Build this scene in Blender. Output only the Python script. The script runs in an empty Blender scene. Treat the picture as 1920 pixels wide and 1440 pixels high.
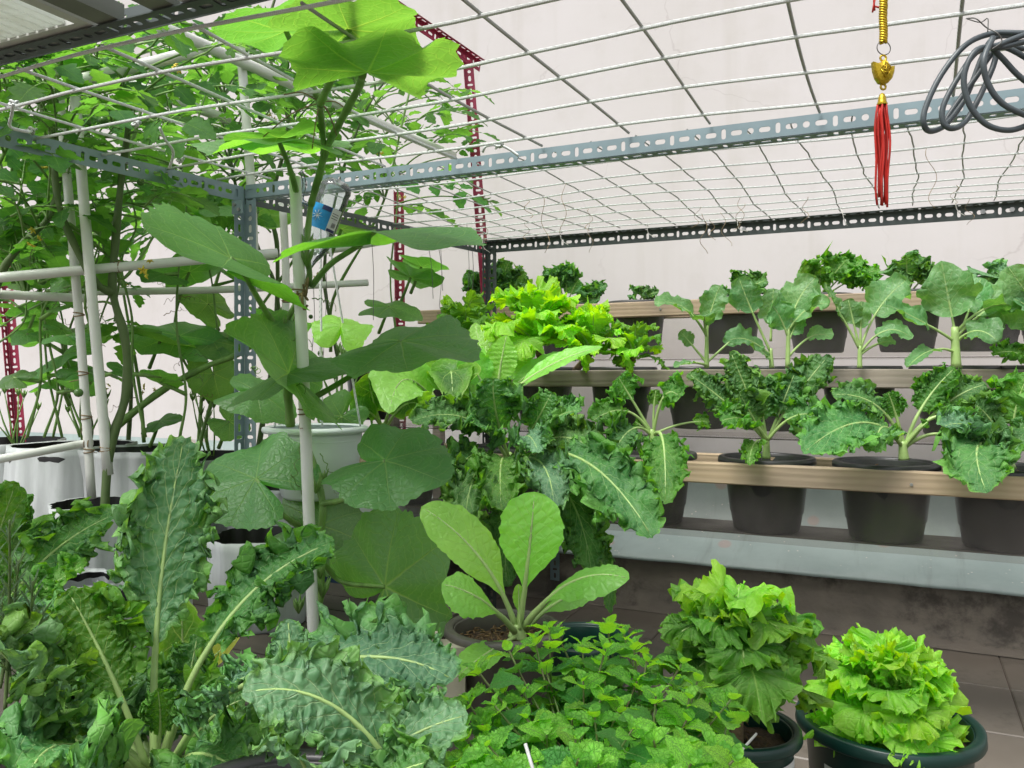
import bpy, math, random
import numpy as np
from mathutils import Vector, Matrix

# ------------------------------------------------------------------ camera, sky, sun, exposure
scene = bpy.context.scene
COL = scene.collection
CAMH = 0.85
FOC = 1560.0
YAW = math.radians(25.1)
camd = bpy.data.cameras.new("camera")
camd.sensor_width = 36.0
camd.lens = 36.0 * FOC / 1920.0
camd.shift_y = -19.0 / 1920.0
camd.clip_start = 0.02
camd.clip_end = 200.0
cam = bpy.data.objects.new("camera", camd)
cam.location = (0, 0, CAMH)
cam.rotation_euler = (math.radians(90), 0, YAW)
COL.objects.link(cam)
scene.camera = cam

SUN_EL, SUN_AZ = math.radians(62), math.radians(200)   # azimuth clockwise from +Y
world = bpy.data.worlds.new("World")
scene.world = world
world.use_nodes = True
wn = world.node_tree
for n_ in list(wn.nodes): wn.nodes.remove(n_)
sky = wn.nodes.new('ShaderNodeTexSky'); sky.sky_type = 'NISHITA'; sky.sun_disc = False
sky.sun_elevation = SUN_EL; sky.sun_rotation = SUN_AZ
sky.air_density = 1.0; sky.dust_density = 4.0
hsv = wn.nodes.new('ShaderNodeHueSaturation'); hsv.inputs['Saturation'].default_value = 0.22
bg = wn.nodes.new('ShaderNodeBackground'); bg.inputs['Strength'].default_value = 0.15
wo = wn.nodes.new('ShaderNodeOutputWorld')
wn.links.new(sky.outputs[0], hsv.inputs['Color']); wn.links.new(hsv.outputs[0], bg.inputs[0]); wn.links.new(bg.outputs[0], wo.inputs[0])
sund = bpy.data.lights.new("sun", 'SUN'); sund.energy = 2.0; sund.angle = math.radians(28); sund.color = (1.0, 0.97, 0.92)
sun = bpy.data.objects.new("sun", sund); COL.objects.link(sun)
sv = Vector((math.sin(SUN_AZ) * math.cos(SUN_EL), math.cos(SUN_AZ) * math.cos(SUN_EL), math.sin(SUN_EL)))
sun.rotation_euler = sv.to_track_quat('Z', 'Y').to_euler()
sun.location = (0, 0, 5)
scene.view_settings.view_transform = 'Standard'
scene.view_settings.look = 'None'
scene.view_settings.exposure = 0.62
scene.view_settings.gamma = 1.0
scene.view_settings.use_curve_mapping = False
scene.render.engine = 'CYCLES'
scene.cycles.transparent_max_bounces = 12
scene.cycles.max_bounces = 8

FV = np.array([-math.sin(YAW), math.cos(YAW), 0.0])
RV = np.array([math.cos(YAW), math.sin(YAW), 0.0])
ZV = np.array([0, 0, 1.0])
CP = np.array([0, 0, CAMH])

def P(px, py, d):
    """point in the place seen towards (px, py) of the photograph, d metres ahead"""
    return CP + d * FV + (px - 960.0) / FOC * d * RV + (701.0 - py) / FOC * d * ZV

def atY(px, py, Y):
    r = (px - 960.0) / FOC
    return P(px, py, Y / (FV[1] + r * RV[1]))

def atZ(px, py, z):
    return P(px, py, (z) * FOC / (701.0 - py))      # z measured from the camera's height

def unit(v):
    v = np.asarray(v, float)
    return v / (np.linalg.norm(v, axis=-1, keepdims=True) + 1e-12)

# ------------------------------------------------------------------ object helpers
def props(o, label=None, cat=None, group=None, kind=None):
    if label: o['label'] = label
    if cat: o['category'] = cat
    if group: o['group'] = group
    if kind: o['kind'] = kind
    return o

def thing(name, loc, label, cat, group=None):
    o = bpy.data.objects.new(name, None)
    o.empty_display_size = 0.05
    o.location = tuple(loc); COL.objects.link(o)
    return props(o, label, cat, group)

class MB:
    def __init__(s):
        s.v = []; s.f = []; s.uv = []; s.m = []; s.n = 0
    def add(s, V, Fs, UV=None, mi=0):
        V = np.asarray(V, float); b = s.n
        s.v.append(V); s.n += len(V)
        s.uv.append(np.zeros((len(V), 2)) if UV is None else np.asarray(UV, float))
        for f in Fs: s.f.append(tuple(int(i) + b for i in f)); s.m.append(mi)
    def grid(s, G, UV=None, mi=0, wrap=False):
        a, b = G.shape[:2]
        Fs = []
        for i in range(a - 1):
            for j in range(b if wrap else b - 1):
                j2 = (j + 1) % b
                Fs.append((i * b + j, i * b + j2, (i + 1) * b + j2, (i + 1) * b + j))
        s.add(G.reshape(-1, 3), Fs, None if UV is None else UV.reshape(-1, 2), mi)
    def tube(s, path, r, sides=6, mi=0, caps=True, uvk=1.0):
        path = np.asarray(path, float); n = len(path)
        r = np.broadcast_to(np.asarray(r, float), (n,))
        T = unit(np.gradient(path, axis=0))
        ref = np.array([0, 0, 1.0]) if abs(T[0][2]) < 0.9 else np.array([1.0, 0, 0])
        A = unit(np.cross(T[0], ref)); As = [A]
        for i in range(1, n):
            A = unit(A - T[i] * np.dot(A, T[i])); As.append(A)
        As = np.array(As); Bs = np.cross(T, As)
        ang = np.linspace(0, 2 * math.pi, sides, endpoint=False)
        G = path[:, None, :] + r[:, None, None] * (As[:, None, :] * np.cos(ang)[None, :, None] + Bs[:, None, :] * np.sin(ang)[None, :, None])
        L = np.concatenate([[0], np.cumsum(np.linalg.norm(np.diff(path, axis=0), axis=1))])
        UV = np.stack(np.broadcast_arrays((ang / (2 * math.pi))[None, :], (L * uvk)[:, None]), -1)
        b = s.n
        s.grid(G, UV, mi, wrap=True)
        if caps:
            s.f.append(tuple(b + i for i in range(sides))[::-1]); s.m.append(mi)
            s.f.append(tuple(b + (n - 1) * sides + i for i in range(sides))); s.m.append(mi)
    def box(s, c, X, Y, Z, mi=0):
        c = np.asarray(c, float); X, Y, Z = map(lambda q: np.asarray(q, float), (X, Y, Z))
        V = [c + a * X + b * Y + d * Z for d in (-1, 1) for b in (-1, 1) for a in (-1, 1)]
        s.add(V, [(0, 2, 3, 1), (4, 5, 7, 6), (0, 1, 5, 4), (2, 6, 7, 3), (0, 4, 6, 2), (1, 3, 7, 5)],
              [(0, 0), (1, 0), (0, 1), (1, 1)] * 2, mi)
    def lathe(s, c, prof, n=40, mi=0, wob=None, axis=None):
        """prof: (radius, height) pairs"""
        c = np.asarray(c, float)
        ang = np.linspace(0, 2 * math.pi, n, endpoint=False)
        G = np.zeros((len(prof), n, 3)); UV = np.zeros((len(prof), n, 2))
        for i, (r, h) in enumerate(prof):
            rr = r * (1 + (wob(ang, i) if wob is not None else 0 * ang))
            G[i, :, 0] = rr * np.cos(ang); G[i, :, 1] = rr * np.sin(ang); G[i, :, 2] = h
            UV[i, :, 0] = ang / (2 * math.pi); UV[i, :, 1] = i / (len(prof) - 1)
        if axis is not None:
            q = Vector((0, 0, 1)).rotation_difference(Vector(tuple(axis))).to_matrix()
            G = G @ np.array(q).T
        s.grid(G + c, UV, mi, wrap=True)
    def build(s, name, mats, parent=None, smooth=True, mesh_only=False):
        V = np.concatenate(s.v); UV = np.concatenate(s.uv)
        if parent is not None: V = V - np.array(parent.matrix_world.translation if False else WLOC(parent))
        me = bpy.data.meshes.new(name)
        nf = len(s.f)
        tot = np.array([len(f) for f in s.f], np.int32)
        flat = np.fromiter((i for f in s.f for i in f), np.int32, int(tot.sum()))
        me.vertices.add(len(V)); me.vertices.foreach_set('co', V.astype(np.float32).ravel())
        me.loops.add(len(flat)); me.loops.foreach_set('vertex_index', flat)
        me.polygons.add(nf)
        st = np.concatenate([[0], np.cumsum(tot)[:-1]]).astype(np.int32)
        me.polygons.foreach_set('loop_start', st); me.polygons.foreach_set('loop_total', tot)
        me.polygons.foreach_set('material_index', np.array(s.m, np.int32))
        me.polygons.foreach_set('use_smooth', np.full(nf, smooth))
        uvl = me.uv_layers.new(name='UVMap')
        uvl.data.foreach_set('uv', UV[flat].astype(np.float32).ravel())
        for m in (mats if isinstance(mats, (list, tuple)) else [mats]): me.materials.append(m)
        me.update(calc_edges=True)
        if mesh_only: return me
        return link(name, me, parent)

def WLOC(o):
    l = np.array(o.location[:])
    if o.parent: l = l + WLOC(o.parent)
    return l

def link(name, me, parent=None):
    o = bpy.data.objects.new(name, me); COL.objects.link(o)
    if parent is not None: o.parent = parent
    return o

def inst(name, me, parent, M):
    """one more object sharing a mesh, M = world matrix"""
    o = link(name, me, parent)
    if parent is not None:
        M = Matrix.Translation(-Vector(WLOC(parent))) @ M
    o.matrix_basis = M
    return o

def frameM(origin, T, Nh, sc):
    T = unit(T); S = unit(np.cross(T, Nh)); N = np.cross(S, T)
    return Matrix(((S[0] * sc, T[0] * sc, N[0] * sc, origin[0]), (S[1] * sc, T[1] * sc, N[1] * sc, origin[1]),
                   (S[2] * sc, T[2] * sc, N[2] * sc, origin[2]), (0, 0, 0, 1)))

def bez(pts, n):
    pts = [np.asarray(p, float) for p in pts]
    t = np.linspace(0, 1, n)[:, None]
    if len(pts) == 2: return pts[0] * (1 - t) + pts[1] * t
    if len(pts) == 3: return pts[0] * (1 - t) ** 2 + 2 * pts[1] * t * (1 - t) + pts[2] * t * t
    return pts[0] * (1 - t) ** 3 + 3 * pts[1] * t * (1 - t) ** 2 + 3 * pts[2] * t * t * (1 - t) + pts[3] * t ** 3

def spline(pts, k=6):
    pts = np.array(pts, float)
    if len(pts) < 3: return bez(list(pts), k + 1)
    Q = np.vstack([2 * pts[0] - pts[1], pts, 2 * pts[-1] - pts[-2]])
    out = []
    for i in range(1, len(Q) - 2):
        p0, p1, p2, p3 = Q[i - 1], Q[i], Q[i + 1], Q[i + 2]
        for t in np.linspace(0, 1, k, endpoint=False):
            out.append(.5 * ((2 * p1) + (-p0 + p2) * t + (2 * p0 - 5 * p1 + 4 * p2 - p3) * t * t + (-p0 + 3 * p1 - 3 * p2 + p3) * t ** 3))
    out.append(pts[-1])
    return np.array(out)

# ------------------------------------------------------------------ materials
class NT:
    def __init__(s, name):
        s.mat = bpy.data.materials.new(name); s.mat.use_nodes = True
        s.t = s.mat.node_tree
        for n in list(s.t.nodes): s.t.nodes.remove(n)
        s.out = s.t.nodes.new('ShaderNodeOutputMaterial')
    def n(s, typ, **kw):
        o = s.t.nodes.new(typ)
        for k, v in kw.items():
            if k.startswith('i_'): o.inputs[k[2:].replace('_', ' ')].default_value = v
            else: setattr(o, k, v)
        return o
    def l(s, a, b): s.t.links.new(a, b)
    def math(s, op, a, b=None, c=None, clamp=False):
        o = s.t.nodes.new('ShaderNodeMath'); o.operation = op; o.use_clamp = clamp
        for i, x in enumerate((a, b, c)):
            if x is None: continue
            if isinstance(x, (int, float)): o.inputs[i].default_value = x
            else: s.l(x, o.inputs[i])
        return o.outputs[0]
    def mix(s, f, a, b):
        o = s.t.nodes.new('ShaderNodeMix'); o.data_type = 'RGBA'
        for k, x in ((0, f), (6, a), (7, b)):
            if isinstance(x, (int, float)): o.inputs[k].default_value = x
            elif isinstance(x, tuple): o.inputs[k].default_value = x if len(x) == 4 else x + (1,)
            else: s.l(x, o.inputs[k])
        return o.outputs[2]
    def maprange(s, x, a, b, c=0.0, d=1.0):
        o = s.t.nodes.new('ShaderNodeMapRange'); o.interpolation_type = 'SMOOTHSTEP'
        s.l(x, o.inputs[0])
        for i, q in enumerate((a, b, c, d)): o.inputs[i + 1].default_value = q
        return o.outputs[0]
    def noise(s, vec, scale, detail=3.0, rough=.55, out='Fac'):
        o = s.t.nodes.new('ShaderNodeTexNoise'); o.inputs['Scale'].default_value = scale
        o.inputs['Detail'].default_value = detail; o.inputs['Roughness'].default_value = rough
        if vec is not None: s.l(vec, o.inputs['Vector'])
        return o.outputs[out]
    def bump(s, h, strength, dist):
        o = s.t.nodes.new('ShaderNodeBump'); o.inputs['Strength'].default_value = strength; o.inputs['Distance'].default_value = dist
        s.l(h, o.inputs['Height']); return o.outputs[0]

def objco(N):
    tc = N.n('ShaderNodeTexCoord')
    return tc.outputs['Object']

def leaf_mat(name, col, vein, col2=None, back=None, nv=9, slope=.45, vw=.10, mid=.035, trans=.30, rough=.5, net=90, netb=.35, vmix=.8, polar=False, edge=None, spec=.35, blotch=6.0, tv=2.6, netc=.14):
    N = NT(name)
    uv = N.n('ShaderNodeUVMap'); sep = N.n('ShaderNodeSeparateXYZ'); N.l(uv.outputs[0], sep.inputs[0])
    oc = objco(N)
    info = N.n('ShaderNodeObjectInfo'); rnd = info.outputs['Random']
    wob = N.noise(oc, 28, 2)
    wobc = N.math('MULTIPLY', N.math('SUBTRACT', wob, .5), .06)
    if not polar:
        a = N.math('ABSOLUTE', N.math('MULTIPLY_ADD', sep.outputs[0], 2.0, -1.0))
        v = N.math('ADD', sep.outputs[1], wobc)
        f = N.math('FRACT', N.math('MULTIPLY', N.math('SUBTRACT', v, N.math('MULTIPLY', a, slope)), nv))
        dd = N.math('ABSOLUTE', N.math('SUBTRACT', f, .5))
        wd = N.math('MULTIPLY', N.math('SUBTRACT', 1.15, a), vw)
        side = N.math('SUBTRACT', 1.0, N.math('DIVIDE', dd, wd), clamp=True)
        midl = N.math('SUBTRACT', 1.0, N.math('DIVIDE', a, N.math('MULTIPLY', N.math('SUBTRACT', 1.1, sep.outputs[1]), mid * 2)), clamp=True)
    else:
        x = N.math('MULTIPLY_ADD', sep.outputs[0], 2.0, -1.0); y = N.math('MULTIPLY_ADD', sep.outputs[1], 2.0, -1.0)
        r = N.math('SQRT', N.math('ADD', N.math('MULTIPLY', x, x), N.math('MULTIPLY', y, y)))
        ang = N.math('ADD', N.math('ARCTAN2', x, y), wobc)
        k = 2 * math.pi / nv
        aa = N.math('FRACT', N.math('ADD', N.math('DIVIDE', ang, k), .5))
        ad = N.math('ABSOLUTE', N.math('SUBTRACT', aa, .5))           # 0 on a main vein
        dist = N.math('MULTIPLY', N.math('MULTIPLY', ad, k), r)
        midl = N.math('SUBTRACT', 1.0, N.math('DIVIDE', dist, N.math('MULTIPLY', N.math('SUBTRACT', 1.1, r), mid)), clamp=True)
        f = N.math('FRACT', N.math('SUBTRACT', N.math('MULTIPLY', r, 7.0), N.math('MULTIPLY', ad, 3.4)))
        dd = N.math('ABSOLUTE', N.math('SUBTRACT', f, .5))
        side = N.math('MULTIPLY', N.math('SUBTRACT', 1.0, N.math('DIVIDE', dd, vw), clamp=True), .55)
        a = r
    vn = N.math('MAXIMUM', N.math('POWER', midl, .6), N.math('MULTIPLY', side, .75))
    vor = N.n('ShaderNodeTexVoronoi', feature='DISTANCE_TO_EDGE'); vor.inputs['Scale'].default_value = net; N.l(oc, vor.inputs['Vector'])
    netl = N.math('SUBTRACT', 1.0, N.math('MULTIPLY', vor.outputs['Distance'], 6.0), clamp=True)
    big = N.noise(oc, blotch, 3)
    c2 = col2 or tuple(c * .7 for c in col)
    base = N.mix(N.maprange(big, .35, .65), col, c2)
    if edge: base = N.mix(N.maprange(a, .55, 1.0), base, edge)
    base = N.mix(N.math('MULTIPLY', netl, netc), base, vein)
    base = N.mix(N.math('MULTIPLY', vn, vmix), base, vein)
    h = N.n('ShaderNodeHueSaturation'); N.l(base, h.inputs['Color'])
    N.l(N.math('MULTIPLY_ADD', rnd, .025, .4875), h.inputs['Hue'])
    N.l(N.math('MULTIPLY_ADD', N.math('FRACT', N.math('MULTIPLY', rnd, 7.13)), .4, .8), h.inputs['Value'])
    geo = N.n('ShaderNodeNewGeometry')
    bk = back or tuple(min(1, c * 1.25 + .02) for c in col)
    colr = N.mix(N.math('MULTIPLY', geo.outputs['Backfacing'], .55), h.outputs[0], bk)
    hh = N.math('SUBTRACT', N.math('MULTIPLY', big, .4), N.math('ADD', N.math('MULTIPLY', vn, .9), N.math('MULTIPLY', netl, netb)))
    bp = N.bump(hh, .55, .003)
    pb = N.n('ShaderNodeBsdfPrincipled'); N.l(colr, pb.inputs['Base Color']); N.l(bp, pb.inputs['Normal'])
    pb.inputs['Specular IOR Level'].default_value = spec
    N.l(N.math('MULTIPLY_ADD', big, .25, rough - .12), pb.inputs['Roughness'])
    tr = N.n('ShaderNodeBsdfTranslucent')
    hs = N.n('ShaderNodeHueSaturation'); hs.inputs['Hue'].default_value = .485; hs.inputs['Saturation'].default_value = 1.15; hs.inputs['Value'].default_value = tv
    N.l(colr, hs.inputs['Color']); tint = N.n('ShaderNodeMix'); tint.data_type = 'RGBA'; tint.blend_type = 'MULTIPLY'; tint.inputs[0].default_value = 1.0; tint.inputs[7].default_value = (1.03, 1.0, .40, 1); N.l(hs.outputs[0], tint.inputs[6]); N.l(tint.outputs[2], tr.inputs['Color']); N.l(bp, tr.inputs['Normal'])
    mx = N.n('ShaderNodeMixShader'); mx.inputs[0].default_value = trans
    N.l(pb.outputs[0], mx.inputs[1]); N.l(tr.outputs[0], mx.inputs[2]); N.l(mx.outputs[0], N.out.inputs[0])
    return N.mat

def simple(name, col, rough=.5, metal=0.0, var=.15, scale=12, bump=.0, bdist=.001, col2=None, spec=.5, streak=None, dirt=None):
    N = NT(name); oc = objco(N)
    if streak:
        mp = N.n('ShaderNodeMapping'); mp.inputs['Scale'].default_value = streak; N.l(oc, mp.inputs[0]); src = mp.outputs[0]
    else: src = oc
    nz = N.noise(src, scale, 5)
    c2 = col2 or tuple(c * (1 - var * 2) for c in col)
    base = N.mix(N.maprange(nz, .3, .7), col, c2)
    if dirt:
        d2 = N.noise(oc, dirt[1], 6, .7)
        base = N.mix(N.math('MULTIPLY', N.maprange(d2, dirt[2], dirt[2] + .15), dirt[3]), base, dirt[0])
    pb = N.n('ShaderNodeBsdfPrincipled'); N.l(base, pb.inputs['Base Color'])
    pb.inputs['Metallic'].default_value = metal; pb.inputs['Specular IOR Level'].default_value = spec
    N.l(N.math('MULTIPLY_ADD', nz, .25, rough - .12), pb.inputs['Roughness'])
    if bump:
        nb = N.noise(src, scale * 4, 4)
        N.l(N.bump(nb, bump, bdist), pb.inputs['Normal'])
    N.l(pb.outputs[0], N.out.inputs[0])
    return N.mat

M = {}
M['kale'] = leaf_mat('kale leaf', (.098, .262, .066), (.36, .54, .23), (.052, .172, .046), back=(.10, .22, .12), nv=7, slope=.5, vw=.06, trans=.28, net=110, edge=(.15, .36, .06), blotch=14)
M['kale_blue'] = leaf_mat('blue green kale leaf', (.130, .285, .140), (.42, .60, .33), (.072, .185, .088), back=(.12, .24, .15), nv=7, slope=.5, vw=.07, trans=.22, net=100, edge=(.15, .36, .09), blotch=10)
M['kale_bright'] = leaf_mat('young kale leaf', (.10, .27, .045), (.34, .50, .16), (.055, .18, .03), nv=7, slope=.5, vw=.06, trans=.36, net=110, edge=(.11, .30, .04), blotch=14)
M['choy'] = leaf_mat('mustard green leaf', (.27, .58, .105), (.54, .76, .32), (.21, .50, .08), back=(.22, .42, .10), nv=9, slope=.35, vw=.05, trans=.36, net=60, netc=.03, vmix=.5, rough=.38, spec=.5, blotch=7)
M['pumpkin'] = leaf_mat('pumpkin leaf', (.092, .225, .075), (.27, .40, .15), (.070, .185, .055), back=(.10, .26, .05), nv=7, vw=.08, mid=.022, trans=.44, tv=3.8, net=70, netb=.35, polar=True, vmix=.40, rough=.48, spec=.85, netc=.04, blotch=8)
M['broccoli'] = leaf_mat('glaucous brassica leaf', (.13, .30, .11), (.38, .54, .30), (.085, .22, .075), back=(.14, .32, .09), nv=6, slope=.5, vw=.06, trans=.3, net=60, vmix=.6, rough=.4, blotch=10)
M['lettuce'] = leaf_mat('curly lettuce leaf', (.22, .47, .060), (.50, .70, .24), (.15, .37, .045), back=(.27, .48, .07), nv=7, vw=.06, mid=.03, trans=.40, net=80, polar=True, vmix=.45, edge=(.30, .56, .06), blotch=9)
M['mustard'] = leaf_mat('curly mustard leaf', (.085, .235, .04), (.34, .50, .16), (.05, .16, .03), back=(.15, .32, .07), nv=7, vw=.05, mid=.03, trans=.34, net=80, polar=True, vmix=.6, edge=(.14, .34, .04), blotch=9)
M['tomato'] = leaf_mat('tomato leaf', (.060, .170, .042), (.12, .25, .07), (.042, .130, .036), back=(.09, .20, .07), nv=5, slope=.5, vw=.05, trans=.5, tv=3.6, net=120, blotch=9)
M['mint'] = leaf_mat('mint leaf', (.12, .36, .085), (.045, .19, .03), (.075, .26, .05), back=(.16, .34, .12), nv=6, slope=.45, vw=.10, mid=.03, trans=.3, net=170, netb=1.6, netc=.35, vmix=.75, edge=(.12, .33, .07), blotch=25)
M['mint_tip'] = leaf_mat('young mint leaf', (.34, .68, .11), (.10, .30, .04), (.14, .38, .05), nv=6, slope=.45, vw=.10, mid=.03, trans=.36, net=170, netb=1.6, netc=.3, vmix=.6, blotch=25)
M['rosemary'] = leaf_mat('rosemary needle', (.095, .175, .075), (.22, .33, .18), (.035, .09, .04), nv=3, trans=.15)
M['yellow'] = leaf_mat('yellowed leaf', (.42, .42, .07), (.5, .5, .2), (.30, .36, .05), nv=7, trans=.35)
M['stem'] = simple('green stem', (.20, .37, .085), .5, var=.22, scale=30, bump=.3, streak=(1, 1, .3))
M['stem_dark'] = simple('old tomato stem', (.075, .13, .035), .6, var=.3, scale=25, bump=.4, col2=(.10, .15, .05), dirt=((.14, .10, .05), 14, .62, .6))
M['stem_pale'] = simple('pale leaf stalk', (.40, .58, .20), .4, var=.12, scale=30, bump=.15)
M['stem_mint'] = simple('mint stem', (.11, .10, .04), .6, var=.3, scale=60, col2=(.13, .22, .06))
M['dry'] = simple('dry plant fibre', (.36, .26, .14), .9, var=.3, scale=60, bump=.5)
M['pvc'] = simple('white pvc pipe', (.76, .78, .73), .35, var=.06, scale=7, dirt=((.38, .36, .28), 18, .6, .45))
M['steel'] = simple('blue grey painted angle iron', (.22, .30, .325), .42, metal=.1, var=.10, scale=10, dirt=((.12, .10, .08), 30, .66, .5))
M['steel_shaded'] = simple('shade darkened green grey angle iron', (.085, .105, .100), .5, metal=.1, var=.15, scale=10, dirt=((.11, .06, .04), 22, .62, .5))  # darker copy of the frame steel; shade on the far beam is in its colour
M['red'] = simple('crimson painted angle iron', (.42, .035, .09), .45, var=.15, scale=10, dirt=((.25, .12, .12), 40, .64, .5))
M['bolt'] = simple('zinc bolt', (.45, .45, .44), .35, metal=.8)
M['bluepaint'] = simple('navy blue painted steel', (.010, .055, .115), .5, var=.2, scale=8, dirt=((.10, .10, .10), 20, .6, .4))
M['bag'] = simple('white felt grow bag', (.50, .53, .53), .85, var=.10, scale=5, bump=.4, streak=(6, 6, 1), dirt=((.36, .40, .38), 6, .52, .6))
M['bagin'] = simple('black bag lining', (.012, .012, .013), .6)
M['potblack'] = simple('black nursery pot', (.034, .036, .036), .34, var=.2, scale=9, bump=.2, dirt=((.05, .045, .04), 12, .55, .5))
M['potgrey'] = simple('dark grey pot', (.055, .055, .052), .5, var=.15, dirt=((.13, .12, .10), 12, .55, .4))
M['potgreen'] = simple('dark green plastic pot', (.006, .040, .030), .33, var=.12, scale=9)
M['pottan'] = simple('grey brown plastic pot', (.085, .080, .066), .45, var=.12, scale=9, dirt=((.16, .14, .11), 15, .6, .5))
M['potwhite'] = simple('white hanging bucket', (.62, .69, .68), .3, var=.04, scale=4)
M['soil'] = simple('potting soil', (.045, .028, .016), .95, var=.35, scale=60, bump=1.0, bdist=.006, col2=(.10, .065, .035))
M['husk'] = simple('rice husk', (.22, .14, .06), .9, var=.3, scale=90)
M['gold'] = simple('gold plastic', (.72, .50, .035), .25, metal=.7, var=.15, scale=80, bump=.4)
M['redcord'] = simple('red cord', (.62, .022, .012), .6, var=.2, scale=200, bump=.6, streak=(1, 1, .2))
M['wire'] = simple('thin steel wire', (.16, .16, .15), .5, metal=.5)
M['tie'] = simple('white cotton twine', (.62, .62, .56), .9, var=.15, scale=80)
M['cable'] = simple('grey rubber cable', (.085, .105, .115), .38, var=.12, scale=20)
M['label_white'] = simple('white printed label', (.66, .67, .66), .45, var=.05)
M['ink'] = simple('black print', (.02, .02, .02), .5)
M['label_blue'] = simple('blue bottle label', (.02, .30, .68), .35, var=.25, scale=20)
M['label_navy'] = simple('navy print', (.02, .03, .12), .4)
M['blockstone'] = simple('pale stone block', (.42, .39, .31), .85, var=.15, scale=20, bump=.5)
M['stick'] = simple('white plant stick', (.75, .76, .74), .4)
M['fruit'] = simple('green tomato', (.10, .22, .05), .25, var=.2, scale=20)
M['flower'] = simple('yellow flower', (.75, .62, .06), .6)
M['panelwhite'] = simple('white shelf board', (.62, .64, .60), .45, var=.08, scale=6, dirt=((.35, .33, .27), 9, .56, .4))
def board_mat():
    N = NT('white translucent ribbed board'); oc = objco(N); n1 = N.noise(oc, 9, 4)
    c = N.mix(N.maprange(n1, .45, .75), (.74, .77, .72), (.55, .55, .46))
    pb = N.n('ShaderNodeBsdfPrincipled'); N.l(c, pb.inputs['Base Color']); pb.inputs['Roughness'].default_value = .5
    tr = N.n('ShaderNodeBsdfTranslucent'); N.l(c, tr.inputs[0]); mx = N.n('ShaderNodeMixShader'); mx.inputs[0].default_value = .55
    N.l(pb.outputs[0], mx.inputs[1]); N.l(tr.outputs[0], mx.inputs[2]); N.l(mx.outputs[0], N.out.inputs[0]); return N.mat
M['slat'] = board_mat()
M['panelgrey'] = simple('grey shelf underside', (.22, .24, .20), .6, var=.15, scale=6)
M['dripwood'] = simple('dirty shelf board', (.12, .115, .105), .5, var=.25, scale=8, dirt=((.14, .13, .12), 12, .5, .6))

def wood_mat(name, c1, c2, c3, ax=(1, 1, 1)):
    N = NT(name); oc = objco(N)
    info = N.n('ShaderNodeObjectInfo')
    add = N.n('ShaderNodeVectorMath', operation='ADD'); N.l(oc, add.inputs[0])
    cb = N.n('ShaderNodeCombineXYZ'); N.l(N.math('MULTIPLY', info.outputs['Random'], 9.0), cb.inputs[0]); N.l(info.outputs['Random'], cb.inputs[2]); N.l(cb.outputs[0], add.inputs[1])
    mp = N.n('ShaderNodeMapping'); mp.inputs['Scale'].default_value = ax; N.l(add.outputs[0], mp.inputs[0])
    w = N.n('ShaderNodeTexWave', wave_type='BANDS', bands_direction='Z'); w.inputs['Scale'].default_value = 22; w.inputs['Distortion'].default_value = 9
    w.inputs['Detail'].default_value = 3; w.inputs['Detail Scale'].default_value = .7; N.l(mp.outputs[0], w.inputs['Vector'])
    fib = N.noise(mp.outputs[0], 60, 4)
    big = N.noise(oc, 2.2, 4)
    c = N.mix(N.math('MULTIPLY', w.outputs['Fac'], .6), c1, c2); c = N.mix(N.math('MULTIPLY', fib, .5), c, c3); c = N.mix(N.math('MULTIPLY', N.maprange(big, .42, .62), .75), c, c3)
    vor = N.n('ShaderNodeTexVoronoi'); vor.inputs['Scale'].default_value = 5.5; N.l(add.outputs[0], vor.inputs['Vector'])
    c = N.mix(N.maprange(vor.outputs['Distance'], .15, .07), c, (.05, .03, .02))
    pb = N.n('ShaderNodeBsdfPrincipled'); N.l(c, pb.inputs['Base Color']); pb.inputs['Roughness'].default_value = .75
    N.l(N.bump(N.math('ADD', fib, N.math('MULTIPLY', w.outputs['Fac'], .4)), .5, .002), pb.inputs['Normal'])
    N.l(pb.outputs[0], N.out.inputs[0]); return N.mat
M['wood'] = wood_mat('weathered pine plank', (.55, .42, .28), (.42, .31, .19), (.27, .215, .16), (.06, 1, 1))
M['wood_low'] = wood_mat('grey pine plank', (.42, .36, .29), (.32, .27, .21), (.20, .18, .155), (.10, 1, 1))
M['wood_old'] = wood_mat('old dark board', (.13, .105, .085), (.085, .07, .055), (.05, .045, .04), (.10, 1, 1))

def rope_mat(name, c1, c2):
    N = NT(name); uv = N.n('ShaderNodeUVMap'); sp = N.n('ShaderNodeSeparateXYZ'); N.l(uv.outputs[0], sp.inputs[0])
    ph = N.math('FRACT', N.math('ADD', N.math('MULTIPLY', sp.outputs[1], 75.0), sp.outputs[0]))
    ph2 = N.math('FRACT', N.math('ADD', N.math('MULTIPLY', sp.outputs[1], 300.0), N.math('MULTIPLY', sp.outputs[0], 2.0)))
    dk = N.math('MULTIPLY', N.maprange(ph, .72, .8), N.maprange(N.math('ABSOLUTE', N.math('SUBTRACT', sp.outputs[0], .5)), .3, .1))
    c = N.mix(N.math('MULTIPLY', dk, .75), c1, c2)
    c = N.mix(N.math('MULTIPLY', N.maprange(ph2, .3, .0), .5), c, tuple(q * .55 for q in c1))
    nz = N.noise(objco(N), 9, 3)
    c = N.mix(N.math('MULTIPLY', N.maprange(nz, .45, .7), .25), c, (.40, .40, .36))
    pb = N.n('ShaderNodeBsdfPrincipled'); N.l(c, pb.inputs['Base Color']); pb.inputs['Roughness'].default_value = .8
    N.l(N.bump(ph2, .7, .0015), pb.inputs['Normal'])
    N.l(pb.outputs[0], N.out.inputs[0]); return N.mat
M['rope'] = rope_mat('white braided rope', (.80, .84, .81), (.06, .07, .07))
M['rope_grey'] = rope_mat('weathered grey rope', (.50, .51, .48), (.10, .10, .10))

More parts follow.
